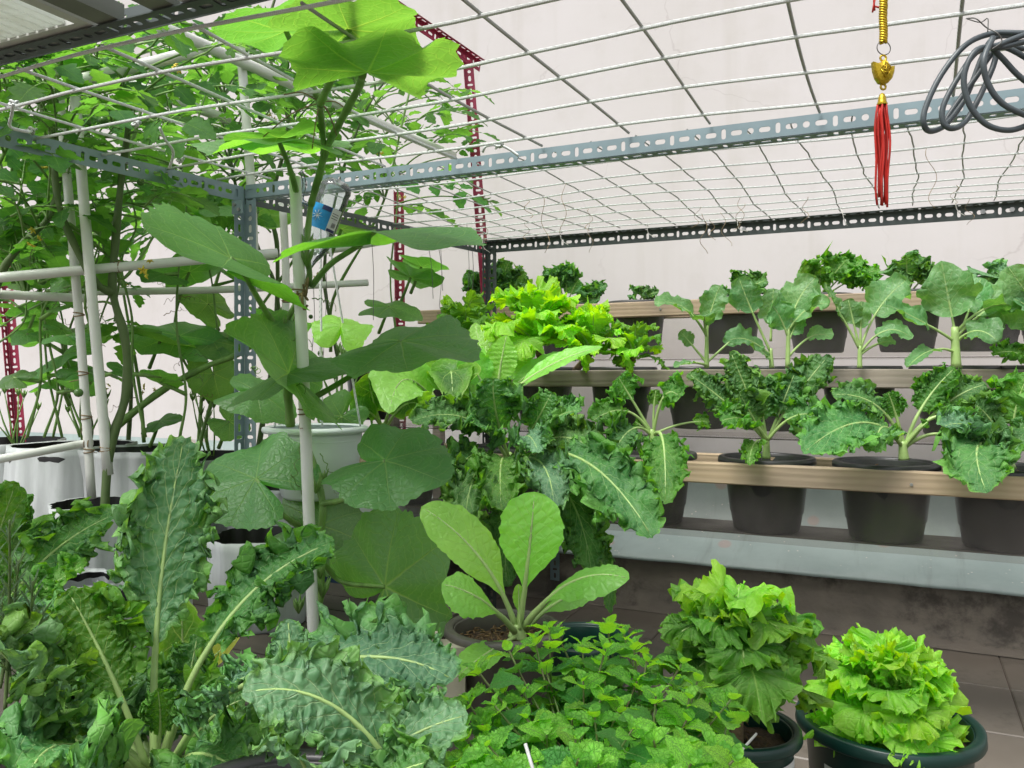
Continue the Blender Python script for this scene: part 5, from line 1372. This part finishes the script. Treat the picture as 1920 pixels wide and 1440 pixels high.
for si, (x, y) in enumerate(shoots):
    d = np.interp(y, [1165, 1475], [1.05, .74]) + rg.uniform(-.05, .05)
    tip = P(x, y, d); b0 = root + (rg.uniform(-.09, .09), rg.uniform(-.09, .09), 0)
    q = bez([b0, (b0 + tip) / 2 + (tip - b0) * (.12, .12, -.05), tip], 16)
    m = MB(); m.tube(q, np.linspace(.0019, .0012, 16), 5); m.build('stem', M['stem_mint'], mint)
    T = unit(q[-1] - q[-4]); T = unit(T + (0, 0, .7)); a0 = rg.rand() * 3.14
    ref = unit(np.cross(T, (0.2, 1, .1)))
    for lv in range(5):
        p = tip - T * (0, .008, .026, .052, .082)[lv]; sc = (.018, .031, .041, .045, .044)[lv] * rg.uniform(.85, 1.15); el = (1.1, .55, .25, .05, -.1)[lv]
        for sd in (0, math.pi):
            a = a0 + lv * math.pi / 2 + sd
            o_ = ref * math.cos(a) + np.cross(T, ref) * math.sin(a)
            dr = unit(o_ + T * el + rg.randn(3) * .1)
            nn = unit(T + rg.randn(3) * .12 - o_ * el * .6 - FV * .25)
            k = rg.randint(5) * 2 + (1 if lv < 2 or (lv == 2 and rg.rand() < .4) else 0)
            if lv == 0 or (lv > 0 and nleaf < 100000):
                if nleaf < 300 or lv == 0 and False:
                    pass
            if lv >= 1 and nleaf < 298:
                inst('leaf', mint_me[k], mint, frameM(p, dr, nn, sc)); nleaf += 1
            else:
                Mx = np.array(frameM(p, dr, nn, sc)); me_ = mint_me[k]
                co = np.array([v_.co[:] for v_ in me_.vertices]); uvs = np.zeros((len(co), 2))
                for l_ in me_.loops: uvs[l_.vertex_index] = me_.uv_layers[0].data[l_.index].uv[:]
                mstuff.add(co @ Mx[:3, :3].T + Mx[:3, 3], [tuple(pp.vertices) for pp in me_.polygons if pp.material_index == 0], uvs, 1 if k % 2 else 0)
o = mstuff.build('leaf_cluster', [M['mint'], M['mint_tip']], mint); o['kind'] = 'stuff'
for (a, b_, nm_) in (((985, 1395, .70), (1003, 1455, .68), 0), ((1418, 1376, 1.0), (1360, 1440, .9), 0)):
    m = MB(); m.tube([P(*a), P(*b_)], .0016, 5); o = m.build('plant_stick', M['stick'], None)
    props(o, 'thin white stick poking out of the mint at the bottom' if a[0] < 1200 else 'thin white stick leaning out of the mint over the dark green pot', 'stick')

# ---- green pots at right
gp = P(1664, 1345, 1.44)
pot(gp, .140, .262, 'potgreen', 'large dark green round pot holding the bright yellow green lettuce', seed=8, lip=.010, taper=.80, n=64, soilz=.045, husk=25, rimh=.02, name='green_pot')
gp2 = P(1385, 1358, 1.30)
pot(gp2, .088, .24, 'potgreen', 'dark green pot with a printed white band, under the curly mustard', seed=9, lip=.006, taper=.86, n=48, soilz=.03, husk=25, name='green_pot')
gp3 = P(1095, 1192, 1.62)
pot(gp3, .088, .2, 'potgreen', 'empty looking dark green pot behind the choy pot', seed=10, lip=.006, taper=.8, n=48, soilz=.09, husk=0, name='green_pot')
gq = P(855, 1215, 1.6)
def wrapband(parent, c, r, z0, z1, a0, a1, mat, name, taper=0.0):
    a_ = np.linspace(a0, a1, 30); zz = [z0, z1]
    G = np.stack([np.stack([c[0] + (r - taper * (z1 - z)) * np.cos(a_), c[1] + (r - taper * (z1 - z)) * np.sin(a_), np.full(30, z)], -1) for z in zz], 0)
    m = MB(); m.grid(G); return m.build(name, M[mat], parent)
def pot_r(rr_, taper, h, zdown):       # outer wall radius at a depth below the rim
    rb = rr_ * taper; return (rr_ - .006) + (rb + (rr_ - rb) * .25 - rr_ + .006) * (zdown - .02) / (h * .745 - .02)
pots = {o.get('label', ''): o for o in COL.objects if o.name.startswith('green_pot')}
p2o = [o for k, o in pots.items() if 'printed' in k][0]; p3o = [o for k, o in pots.items() if 'lettuce' in k][0]
va = math.atan2(-FV[1], -FV[0])
r_a = pot_r(.088, .86, .24, .036) + .0012; r_b = pot_r(.088, .86, .24, .116) + .0012
wrapband(p2o, gp2, r_a, gp2[2] - .115, gp2[2] - .036, va - .6, va + 1.25, 'label_white', 'printed_band', (r_a - r_b) / .08)
r_a3 = pot_r(.14, .80, .262, .06) + .0014; r_b3 = pot_r(.14, .80, .262, .16) + .0014
wrapband(p3o, gp, r_a3, gp[2] - .16, gp[2] - .060, va - 1.25, va - .80, 'label_white', 'printed_band', (r_a3 - r_b3) / .1)
def text_on(parent, s, c, r, ang, z, size, mat, rot=0.0):
    cu = bpy.data.curves.new('lettering', 'FONT'); cu.body = s; cu.size = size
    to = bpy.data.objects.new('lettering', cu); COL.objects.link(to)
    dg = bpy.context.evaluated_depsgraph_get(); me = bpy.data.meshes.new_from_object(to.evaluated_get(dg))
    bpy.data.objects.remove(to)
    co = np.array([v_.co[:] for v_ in me.vertices]); 
    if rot: co = np.stack([-co[:, 1], co[:, 0], co[:, 2]], -1)
    a_ = ang + co[:, 0] / r
    W_ = np.stack([c[0] + r * np.cos(a_), c[1] + r * np.sin(a_), z + co[:, 1]], -1) - WLOC(parent)
    me.vertices.foreach_set('co', W_.astype(np.float32).ravel()); me.materials.clear(); me.materials.append(M[mat]); me.update()
    return link('lettering', me, parent)
text_on(p2o, 'A', gp2, r_a + .0008, va + .42, gp2[2] - .060, .016, 'ink')
text_on(p2o, '®', gp2, r_a + .0008, va + .66, gp2[2] - .050, .010, 'ink')
text_on(p2o, '农沃', gp2, r_a + .0008, va + 1.10, gp2[2] - .078, .016, 'ink', rot=1)
text_on(p3o, 'A', gp, r_a3 + .0008, va - 1.05, gp[2] - .10, .018, 'ink')

def head(name, label, cat, c, leaves, mats, seed, stemr=.012, stemh=.05, base=None, group=None):
    t = thing(name, base if base is not None else c, label, cat, group)
    rg = np.random.RandomState(seed)
    m = MB(); m.tube([np.asarray(base if base is not None else c), np.asarray(c) + (0, 0, .01)], [stemr, stemr * .8], 10); m.build('stem', M['dry'], t)
    for i, (az, el, L, W, droop, mi, fr_, off) in enumerate(leaves):
        o_ = np.array([math.cos(az), math.sin(az), 0]); b0 = np.asarray(c) + o_ * .006 + (0, 0, off)
        tip = b0 + (o_ * math.cos(el) + ZV * math.sin(el)) * L
        dv = lambda a: o_ * math.cos(a) + ZV * math.sin(a)
        path = bez([b0, b0 + dv(el + droop * .8) * L * .5, b0 + dv(el + droop * .45) * L * .95, b0 + dv(el - .05) * L * 1.05], 20)
        nh = -o_ * math.sin(el + .1) + ZV * math.cos(el + .1) if el < 1.2 else -o_
        mb = MB(); fan_leaf(mb, path, nh, W, seed * 77 + i, frill=fr_, bm=0, ff=rg.uniform(6, 8.5), nth=170, nr=18)
        r_ = np.linspace(.0035, .0008, 14); ts = (np.linspace(0, .80, 14) * 19).astype(int)
        mb.tube(path[ts] - unit(nh) * .001, r_, 5, 1, caps=False)
        mb.build('leaf', mats[mi], t)
    return t
LT = [[M['lettuce'], M['stem_pale']], [M['mustard'], M['stem_pale']], [M['choy'], M['stem_pale']]]
rg = np.random.RandomState(8); lv = []
tiers = [(-.60, 6, .100, .14, .9, -.010), (-.20, 7, .112, .16, .9, 0), (.12, 7, .118, .165, .9, .010), (.42, 6, .115, .16, .85, .024), (.72, 6, .108, .155, .8, .038), (1.02, 4, .10, .145, .6, .048), (1.32, 3, .088, .13, .4, .052)]
for (el, n, L, W, dr, off) in tiers:
    for i in range(n): lv.append((i / n * 6.283 + rg.rand() * .5 + el * 3, el + rg.randn() * .08, L * .92 * rg.uniform(.9, 1.08), W * .9, dr, 0, .15, off))
lc = P(1662, 1352, 1.42)
head('lettuce', 'round bright yellow green frilly lettuce in the large dark green pot', 'lettuce', lc, lv, LT, 5, base=np.array([lc[0], lc[1], gp[2] - .05]), stemr=.014)
lv = []
tiers = [(-.40, 6, .112, .13, 1.0, 1, .012), (-.12, 6, .108, .13, 1.0, 1, .028), (.15, 6, .104, .13, 1.0, 1, .042), (.42, 6, .100, .13, 1.0, 1, .052), (.72, 6, .092, .13, .9, 0, .056), (1.05, 4, .078, .125, .7, 0, .054)]
for (el, n, L, W, dr, mi, off) in tiers:
    for i in range(n): lv.append((i / n * 6.283 + rg.rand() * .5 + el * 3, el + rg.randn() * .1, L * rg.uniform(.78, 1.18), W * rg.uniform(.85, 1.15), dr * rg.uniform(.7, 1.15), mi if rg.rand() < .9 else 1, .16, off + rg.randn() * .006))
lc = P(1380, 1272, 1.28)
head('curly_mustard', 'curly mustard with lime top and dark drooping outer leaves in the banded green pot', 'mustard greens', lc, lv, LT, 6, base=np.array([lc[0], lc[1], gp2[2] - .04]), stemr=.012)

# ---- bright frilly greens on the middle row
def frilly(px_, py_, d, r, label, mix, seed, n=26, base=None, elmin=-.3):
    rg = np.random.RandomState(seed); lv = []
    for i in range(n):
        f = i / n; el = elmin + (1.35 - elmin) * f; lv.append((i * 2.4, el + rg.randn() * .1, r * rg.uniform(.85, 1.1), r * 1.0, .9 - .3 * f, mix[rg.randint(len(mix))], .15, .03 * f * r / .1))
    c = P(px_, py_, d); return head('frilly_mustard', label, 'mustard greens', c, lv, LT, seed, base=base, group='frilly mustard greens on the middle row')
frilly(1005, 650, 2.45, .15, 'brightest yellow green frilly mustard in the middle of the shelf', [0, 0, 0, 1], 31, 20, base=PB[(1, 1020)] - (0, 0, .015))
frilly(1110, 665, 2.42, .11, 'frilly mustard touching the right side of the brightest one', [0, 0, 1], 32, 15, base=PB[(1, 1020)] + (.11, 0, -.015))
frilly(1190, 672, 2.40, .085, 'low crinkled mustard with dark and lime leaves right of the bright greens', [1, 1, 0], 33, 11, base=PB[(1, 1165)] - (0, 0, .015))
frilly(875, 640, 2.62, .11, 'darker frilly mustard beside the choy near the left end of the top plank', [1, 1, 1, 0], 34, 15, base=PB[(1, 850)] + (0, .02, -.015))
# ---- choy and mustard at the left end of the middle row
kale((930, 760, 2.30), 'smooth pale choy with ribbed pointed leaves just left of the middle plank', [
    ((930, 750, 2.30), (950, 628, 2.30), 62, (-2, -4, 0), (1, .25, 0), CH, dict(OV, t0=.25, rpet=.006)),
    ((935, 755, 2.30), (1130, 650, 2.25), 48, (-5, -20, 0), (.6, .8, -.3), CH, dict(OV, t0=.25, rpet=.006)),
    ((935, 755, 2.30), (1075, 660, 2.35), 40, (-5, -16, 0), (.9, .5, -.2), CH, dict(OV, t0=.2, rpet=.005)),
    ((925, 755, 2.30), (870, 650, 2.28), 70, (-2, 0, 0), (1, .4, 0), CH, dict(OV, t0=.3, rpet=.005)),
    ((925, 755, 2.32), (890, 605, 2.45), 70, (0, 0, 0), (.8, .6, 0), CH, dict(OV, t0=.3, rpet=.005)),
    ((928, 755, 2.32), (1000, 615, 2.45), 60, (0, 0, 0), (.8, .6, 0), CH, dict(OV, t0=.3, rpet=.005)),
    ((925, 760, 2.28), (870, 740, 2.2), 50, (0, -10, 0), (.8, .6, 0), CH, dict(OV, t0=.3, rpet=.005)),
], 7, cat='choy', name='choy_plant')
MU = [M['mustard'], M['stem_pale']]
kale((840, 790, 2.35), 'large broad leaved mustard left of the choy, leaves hanging over the shelf', [
    ((840, 770, 2.35), (820, 620, 2.3), 110, (-5, -5, 0), (1, .4, 0), CH, dict(OV, t0=.25, rpet=.006)),
    ((845, 775, 2.35), (905, 650, 2.35), 80, (0, -10, 0), (.9, .5, 0), CH, dict(OV, t0=.25, rpet=.006)),
    ((830, 775, 2.35), (730, 775, 2.1), 130, (-20, -80, 0), (.9, .5, 0), CH, dict(OV, t0=.15, rpet=.006, A=.35)),
    ((840, 775, 2.35), (850, 770, 2.15), 90, (0, -95, 0), (.9, .5, 0), MU, dict(OV, t0=.15, rpet=.006)),
    ((845, 775, 2.32), (900, 700, 2.2), 70, (0, -25, 0), (.9, .5, 0), MU, dict(OV, t0=.2, rpet=.006)),
    ((830, 775, 2.35), (770, 640, 2.45), 110, (-10, -10, 0), (.8, .7, 0), CH, dict(OV, t0=.25, rpet=.006)),
], 8, cat='mustard greens', name='mustard_plant')
kale((720, 800, 2.35), 'mustard with upright dark green leaves behind the hanging bucket', [
    ((715, 800, 2.35), (690, 700, 2.25), 90, (-5, -5, 0), (1, .4, 0), MU, dict(OV, t0=.25, rpet=.005)),
    ((720, 800, 2.35), (745, 690, 2.25), 120, (5, -5, 0), (1, .4, 0), MU, dict(OV, t0=.2, rpet=.005, A=.35)),
    ((715, 800, 2.35), (660, 780, 2.2), 60, (0, -25, 0), (1, .4, 0), MU, dict(OV, t0=.2, rpet=.005)),
    ((725, 800, 2.35), (790, 760, 2.25), 60, (0, -25, 0), (1, .4, 0), MU, dict(OV, t0=.2, rpet=.005)),
], 9, cat='mustard greens', name='mustard_plant')

# ---- kales on the lowest row
D = 2.12
kale((960, 862, 2.3), 'big dark curly kale in the centre, its leaves hiding half the lowest plank', [
    ((955, 860, 2.25), (925, 708, 2.10), 110, (-12, -10, -.05), (1, .3, 0), KM, dict(t0=.3, rpet=.005, nu=90, nv=14)),
    ((965, 860, 2.25), (1035, 735, 2.10), 80, (5, -5, -.05), (1, .4, 0), KM, dict(t0=.35, rpet=.005, nu=80)),
    ((950, 860, 2.25), (770, 790, 2.05), 95, (20, -50, 0), (.8, .8, 0), KM, dict(t0=.3, nu=80)),
    ((950, 870, 2.2), (870, 1010, 1.85), 110, (-20, -70, 0), (.9, .5, 0), KM, dict(t0=.25, nu=80)),
    ((955, 870, 2.2), (1040, 960, 1.8), 110, (20, -60, 0), (.8, .8, 0), KB, dict(t0=.25, nu=80, A=1.8)),
    ((965, 865, 2.2), (1225, 1010, 1.75), 150, (-5, -95, 0), (1, .5, 0), KM, dict(t0=.30, rpet=.006, nu=120, nv=20, A=1.6)),
    ((965, 865, 2.22), (1140, 870, 2.0), 110, (0, -60, 0), (.9, .7, 0), KM, dict(t0=.3, nu=80)),
    ((960, 860, 2.25), (1090, 770, 2.15), 90, (5, -30, 0), (.8, .8, 0), KM, dict(t0=.35, nu=80)),
    ((955, 870, 2.2), (940, 960, 1.85), 120, (-10, -60, 0), (.8, .8, 0), KY, dict(t0=.25, nu=80)),
    ((950, 865, 2.25), (850, 900, 2.0), 90, (-10, -40, 0), (.8, .8, 0), KM, dict(t0=.3, nu=80)),
    ((960, 870, 2.2), (1110, 1080, 2.0), 110, (30, -70, 0), (1, .3, 0), KM, dict(t0=.35, nu=80)),
    ((960, 870, 2.2), (950, 1100, 2.05), 100, (-10, -40, 0), (1, .3, 0), KM, dict(t0=.4, nu=70)),
    ((960, 870, 2.2), (1145, 1150, 2.05), 50, (40, -80, 0), (1, .3, 0), KM, dict(t0=.5, nu=70)),
    ((955, 868, 2.22), (900, 800, 2.05), 90, (-10, -30, 0), (.9, .6, 0), KM, dict(t0=.3, nu=80)),
    ((962, 865, 2.22), (1010, 850, 1.95), 80, (0, -50, 0), (.8, .8, 0), KB, dict(t0=.3, nu=80)),
], 10, rs=.012)
kale((1225, 850, D), 'leggy kale with thin pale stalks and one leaf hanging over the plank', [
    ((1222, 812, D), (1160, 708, D - .02), 72, (-8, -14, 0), (.9, .6, 0), KY, dict(t0=.5, rpet=.0038)),
    ((1225, 812, D), (1275, 745, D - .05), 80, (-5, -45, 0), (.9, .5, 0), KY, dict(t0=.5, rpet=.0038)),
    ((1220, 815, D), (1110, 790, D - .05), 75, (10, -40, 0), (.7, .8, 0), KY, dict(t0=.5, rpet=.0038)),
    ((1228, 815, D), (1247, 945, D - .22), 98, (8, -60, 0), (1, .2, 0), KY, dict(t0=.32, rpet=.005, nu=80, A=1.1)),
    ((1220, 815, D), (1150, 850, D - .1), 85, (0, -35, 0), (.9, .6, 0), KM, dict(t0=.4, rpet=.0035)),
    ((1230, 812, D), (1330, 790, D), 40, (0, -8, 0), (.9, .6, 0), KY, dict(t0=.7, rpet=.003)),
    ((1226, 810, D), (1230, 730, D), 30, (-3, 0, 0), (1, .3, 0), KY, dict(t0=.6, rpet=.003)),
    ((1225, 815, D), (1190, 790, D), 25, (0, 0, 0), (1, .3, 0), KY, dict(t0=.7, rpet=.003)),
], 11, rs=.009)
kale((1437, 860, D), 'upright curly kale on the lowest row with stalks fanned in a V', [
    ((1437, 825, D), (1370, 660, D), 78, (5, 10, 0), (1, .3, 0), KM, dict(t0=.35, rpet=.0045)),
    ((1440, 825, D), (1555, 665, D), 88, (-12, 5, 0), (.9, .5, 0), KM, dict(t0=.4, rpet=.0045)),
    ((1435, 825, D), (1290, 700, D), 75, (10, 0, 0), (.8, .7, 0), KM, dict(t0=.4, rpet=.0045)),
    ((1437, 825, D), (1420, 705, D), 90, (0, 0, 0), (1, .3, 0), KM, dict(t0=.3, rpet=.004)),
    ((1437, 825, D - .02), (1350, 790, D - .1), 75, (10, -25, 0), (.8, .7, 0), KY, dict(t0=.4, rpet=.004)),
    ((1437, 830, D - .02), (1405, 872, D - .14), 45, (-8, -25, 0), (.9, .6, 0), KY, dict(t0=.4, rpet=.003)),
    ((1440, 825, D), (1490, 700, D), 80, (0, 0, 0), (1, .3, 0), KM, dict(t0=.4, rpet=.004)),
    ((1440, 825, D - .02), (1530, 780, D - .1), 90, (0, -25, 0), (.8, .7, 0), KM, dict(t0=.4, rpet=.004)),
    ((1436, 825, D), (1385, 735, D - .06), 80, (0, 0, 0), (.8, .7, 0), KM, dict(t0=.35, rpet=.004)),
], 12, rs=.009)
kale((1695, 862, 2.0), 'kale with thick pale stalks and dark leaves reaching left on the lowest row', [
    ((1692, 835, 2.0), (1560, 740, 1.95), 85, (20, -35, 0), (.8, .8, 0), KM, dict(t0=.35, rpet=.0045, A=1.2)),
    ((1692, 838, 2.0), (1505, 850, 1.82), 125, (20, -65, 0), (1, .5, 0), KM, dict(t0=.35, rpet=.0045, A=1.1)),
    ((1692, 838, 2.0), (1640, 850, 1.88), 85, (-12, -55, 0), (1, .5, 0), KM, dict(t0=.35, rpet=.004)),
    ((1695, 835, 2.0), (1665, 735, 1.98), 50, (0, -8, 0), (1, .3, 0), KY, dict(t0=.45, rpet=.0045)),
    ((1698, 835, 2.0), (1790, 690, 2.0), 75, (-15, -5, 0), (.9, .5, 0), KY, dict(t0=.4, rpet=.005)),
    ((1698, 835, 2.0), (1830, 790, 1.95), 55, (-10, -40, 0), (.8, .7, 0), KM, dict(t0=.5, rpet=.005)),
    ((1698, 838, 2.0), (1800, 825, 1.95), 40, (0, -22, 0), (.8, .7, 0), KM, dict(t0=.6, rpet=.0045)),
    ((1694, 840, 2.0), (1740, 790, 1.96), 20, (0, -4, 0), (.8, .7, 0), KY, dict(t0=.8, rpet=.004)),
    ((1698, 840, 2.0), (1850, 720, 1.98), 80, (-5, -25, 0), (.8, .7, 0), KM, dict(t0=.5, rpet=.004)),
], 13, rs=.011)
kale((1895, 880, 1.9), 'dense curly kale at the right edge whose big leaf droops over the lowest plank', [
    ((1880, 840, 1.9), (1850, 925, 1.68), 150, (-40, -55, 0), (1, .5, 0), KM, dict(t0=.15, rpet=.005, nu=90, nv=14, A=1.2)),
    ((1895, 850, 1.92), (1770, 800, 1.80), 90, (-10, -30, 0), (.9, .6, 0), KB, dict(t0=.3)),
    ((1895, 850, 1.92), (1930, 700, 1.9), 110, (-10, -10, 0), (1, .4, 0), KY, dict(t0=.3)),
    ((1895, 850, 1.92), (1930, 850, 1.75), 130, (10, -60, 0), (.9, .6, 0), KM, dict(t0=.2)),
    ((1895, 850, 1.92), (1830, 760, 1.9), 90, (-5, -20, 0), (.9, .6, 0), KM, dict(t0=.3)),
    ((1900, 850, 1.92), (1960, 790, 1.85), 110, (0, -30, 0), (.9, .6, 0), KM, dict(t0=.25)),
    ((1890, 850, 1.92), (1800, 850, 1.80), 90, (0, -40, 0), (.9, .6, 0), KM, dict(t0=.25)),
    ((1950, 690, 2.1), (1860, 665, 2.1), 60, (0, -20, 0), (.8, .8, 0), KY, dict(t0=.15)),
], 14, rs=.011)

# ---- broccoli seedlings on the middle row
BR = [M['broccoli'], M['stem_pale']]
BO = dict(nu=32, nv=9, A=.5, cup=.32, wave=.9, F=3, F2=8, lobe=.07, nl=4, shape='round', rpet=.0036)
def broc(base, label, leaves, seed, rs=.006):
    kale(base, label, [(l[0], l[1], l[2], l[3], l[4], BR, dict(BO, **(l[5] if len(l) > 5 else {}))) for l in leaves], seed, cat='broccoli seedling', group='broccoli seedlings on the middle row', name='broccoli_seedling', rs=rs)
d = 2.38
broc((1325, 690, d), 'smallest broccoli seedling, first from the left on the middle row', [
    ((1325, 630, d), (1228, 570, d - .05), 48, (5, -30, 0), (.7, .9, 0), dict(t0=.3)),
    ((1325, 630, d), (1350, 535, d), 50, (-5, 0, 0), (1, .3, 0), dict(t0=.3)),
    ((1325, 632, d), (1325, 590, d - .08), 44, (-5, -14, 0), (.8, .8, 0), dict(t0=.35)),
    ((1325, 680, d), (1275, 620, d), 30, (0, 0, 0), (.9, .6, 0), dict(t0=.55)),
    ((1325, 685, d), (1265, 688, d - .1), 26, (0, -8, 0), (.3, 1, 0), dict(t0=.4)),
    ((1325, 680, d), (1385, 625, d), 34, (0, 0, 0), (.9, .6, 0), dict(t0=.6))], 21)
d = 2.3
broc((1447, 690, d), 'left one of the twin broccoli seedlings, with a round pale leaf low on its left', [
    ((1445, 660, d), (1385, 520, d), 58, (-5, -5, 0), (1, .4, 0), dict(t0=.5)),
    ((1445, 640, d), (1450, 540, d), 50, (0, 0, 0), (1, .4, 0), dict(t0=.3)),
    ((1443, 665, d), (1365, 640, d - .08), 52, (-5, -20, 0), (1, .7, 0), dict(t0=.15)),
    ((1445, 675, d), (1425, 655, d - .04), 24, (0, 0, 0), (1, .7, 0), dict(t0=.2))], 22)
broc((1477, 690, d - .03), 'right one of the twin broccoli seedlings, with a wide leaf tilted to the right', [
    ((1478, 620, d - .03), (1530, 520, d - .03), 70, (-8, -10, 0), (.8, .8, 0), dict(t0=.25)),
    ((1478, 620, d - .03), (1555, 570, d - .08), 60, (0, -22, 0), (.7, .9, 0), dict(t0=.15)),
    ((1477, 630, d - .03), (1445, 570, d - .05), 60, (0, -10, 0), (.9, .6, 0), dict(t0=.15)),
    ((1478, 670, d - .03), (1560, 635, d - .06), 36, (5, -28, 0), (.8, .8, 0), dict(t0=.4)),
    ((1478, 640, d - .03), (1500, 590, d - .03), 40, (0, 0, 0), (.9, .6, 0), dict(t0=.25))], 23)
d = 2.25
broc((1612, 690, d), 'slender broccoli seedling with two arched leaves between the twins and the largest one', [
    ((1612, 655, d), (1545, 530, d), 34, (0, 0, 0), (.6, .8, .6), dict(t0=.45)),
    ((1612, 655, d), (1590, 560, d), 40, (0, 0, 0), (1, .4, 0), dict(t0=.5)),
    ((1613, 655, d), (1700, 525, d), 78, (-10, -15, 0), (.8, .8, 0), dict(t0=.4)),
    ((1613, 650, d), (1615, 565, d), 36, (0, 0, 0), (.9, .7, 0), dict(t0=.4)),
    ((1614, 660, d), (1710, 635, d - .05), 38, (0, -35, 0), (.8, .8, 0), dict(t0=.3)),
    ((1613, 665, d), (1680, 640, d), 28, (0, -10, 0), (.8, .8, 0), dict(t0=.5))], 24)
d = 2.15
broc((1793, 690, d), 'largest broccoli plant on the middle row, with a tall pointed leaf and long side stalks', [
    ((1790, 620, d), (1765, 490, d), 105, (0, 0, 0), (1, .3, 0), dict(t0=.2, shape='oval')),
    ((1790, 640, d), (1660, 570, d - .05), 55, (0, -5, 0), (.8, .8, 0), dict(t0=.35)),
    ((1795, 630, d), (1930, 545, d), 90, (-5, -15, 0), (.7, .9, 0), dict(t0=.3)),
    ((1795, 640, d), (1870, 640, d - .1), 60, (0, -25, 0), (.9, .7, 0), dict(t0=.25)),
    ((1795, 620, d), (1960, 610, d - .08), 80, (0, -55, 0), (.8, -.6, 0), dict(t0=.3)),
    ((1795, 640, d), (1840, 520, d + .05), 60, (0, 0, 0), (.9, .5, 0), dict(t0=.45)),
    ((1790, 660, d), (1700, 690, d - .08), 34, (0, -22, 0), (.5, 1, 0), dict(t0=.3))], 25, rs=.011)
broc((1975, 690, d - .1), 'broccoli plant cut by the right edge, its wavy leaf entering the picture', [
    ((1975, 620, d - .1), (1890, 500, d - .1), 80, (0, 0, 0), (1, .4, 0), dict(t0=.3)),
    ((1975, 620, d - .1), (1900, 560, d - .1), 90, (0, -10, 0), (.8, .8, 0), dict(t0=.2))], 26, rs=.009)

# ---- kale tufts on the top row
def tuft(px_, base, label, tips, seed, mt=KM):
    d = 2.95; b0 = base
    t = thing('kale_plant', b0, label, 'kale', 'small curly kales along the top row')
    for i, (x, y, wd) in enumerate(tips):
        dp = base_d(base); tp = P(x, y, dp - .05); f = (b0 + tp) / 2 + (0, 0, .03)
        one_leaf(t, bez([b0 + (0, 0, .0), f, tp], 20), -unit(tp - CP) * .9 + ZV * .5, wd * 1.25 / FOC * dp, seed * 17 + i, mt, nu=70, nv=12, F=8, F2=21, t0=.40, rpet=.003, A=2.0)
def base_d(b): return float(np.dot(b - CP, FV))
tuft(925, PB[(2, 925)] - (0, 0, .02), 'curly kale tuft in front of the far steel post, leftmost on the top row', [(885, 535, 55), (905, 505, 60), (955, 488, 60), (985, 510, 50), (930, 530, 50), (870, 515, 45)], 51)
tuft(1060, PB[(2, 1060)] - (0, 0, .02), 'wide curly kale tuft with leaves drooping to both sides, second on the top row', [(1040, 500, 60), (1010, 520, 45), (1085, 525, 55), (1125, 560, 45), (1065, 495, 45), (1140, 535, 30)], 52)
tuft(1195, PB[(2, 1195)] - (0, 0, .02), 'tiniest curly kale tuft, barely above the top plank', [(1185, 545, 28), (1215, 545, 28), (1235, 548, 22)], 53)
tuft(1370, PB[(2, 1370)] - (0, 0, .02), 'curly kale tuft behind the twin broccoli seedlings on the top row', [(1400, 520, 45), (1440, 525, 45), (1360, 548, 30)], 54)
tuft(1535, PB[(2, 1535)] - (0, 0, .02), 'arching curly kale, widest tuft of the top row', [(1500, 505, 65), (1540, 500, 45), (1590, 485, 60), (1650, 505, 50), (1560, 530, 60), (1620, 490, 55)], 55, KY)
tuft(1700, PB[(2, 1700)] - (0, 0, .02), 'round curly kale tuft behind the tallest broccoli leaf', [(1700, 485, 70), (1735, 482, 55), (1755, 510, 50), (1690, 520, 45)], 56)
tuft(1850, PB[(2, 1850)] - (0, 0, .02), 'bluish curly kale tuft near the right end of the top row', [(1850, 515, 50), (1890, 500, 45), (1910, 520, 50), (1870, 530, 40)], 57, KB)
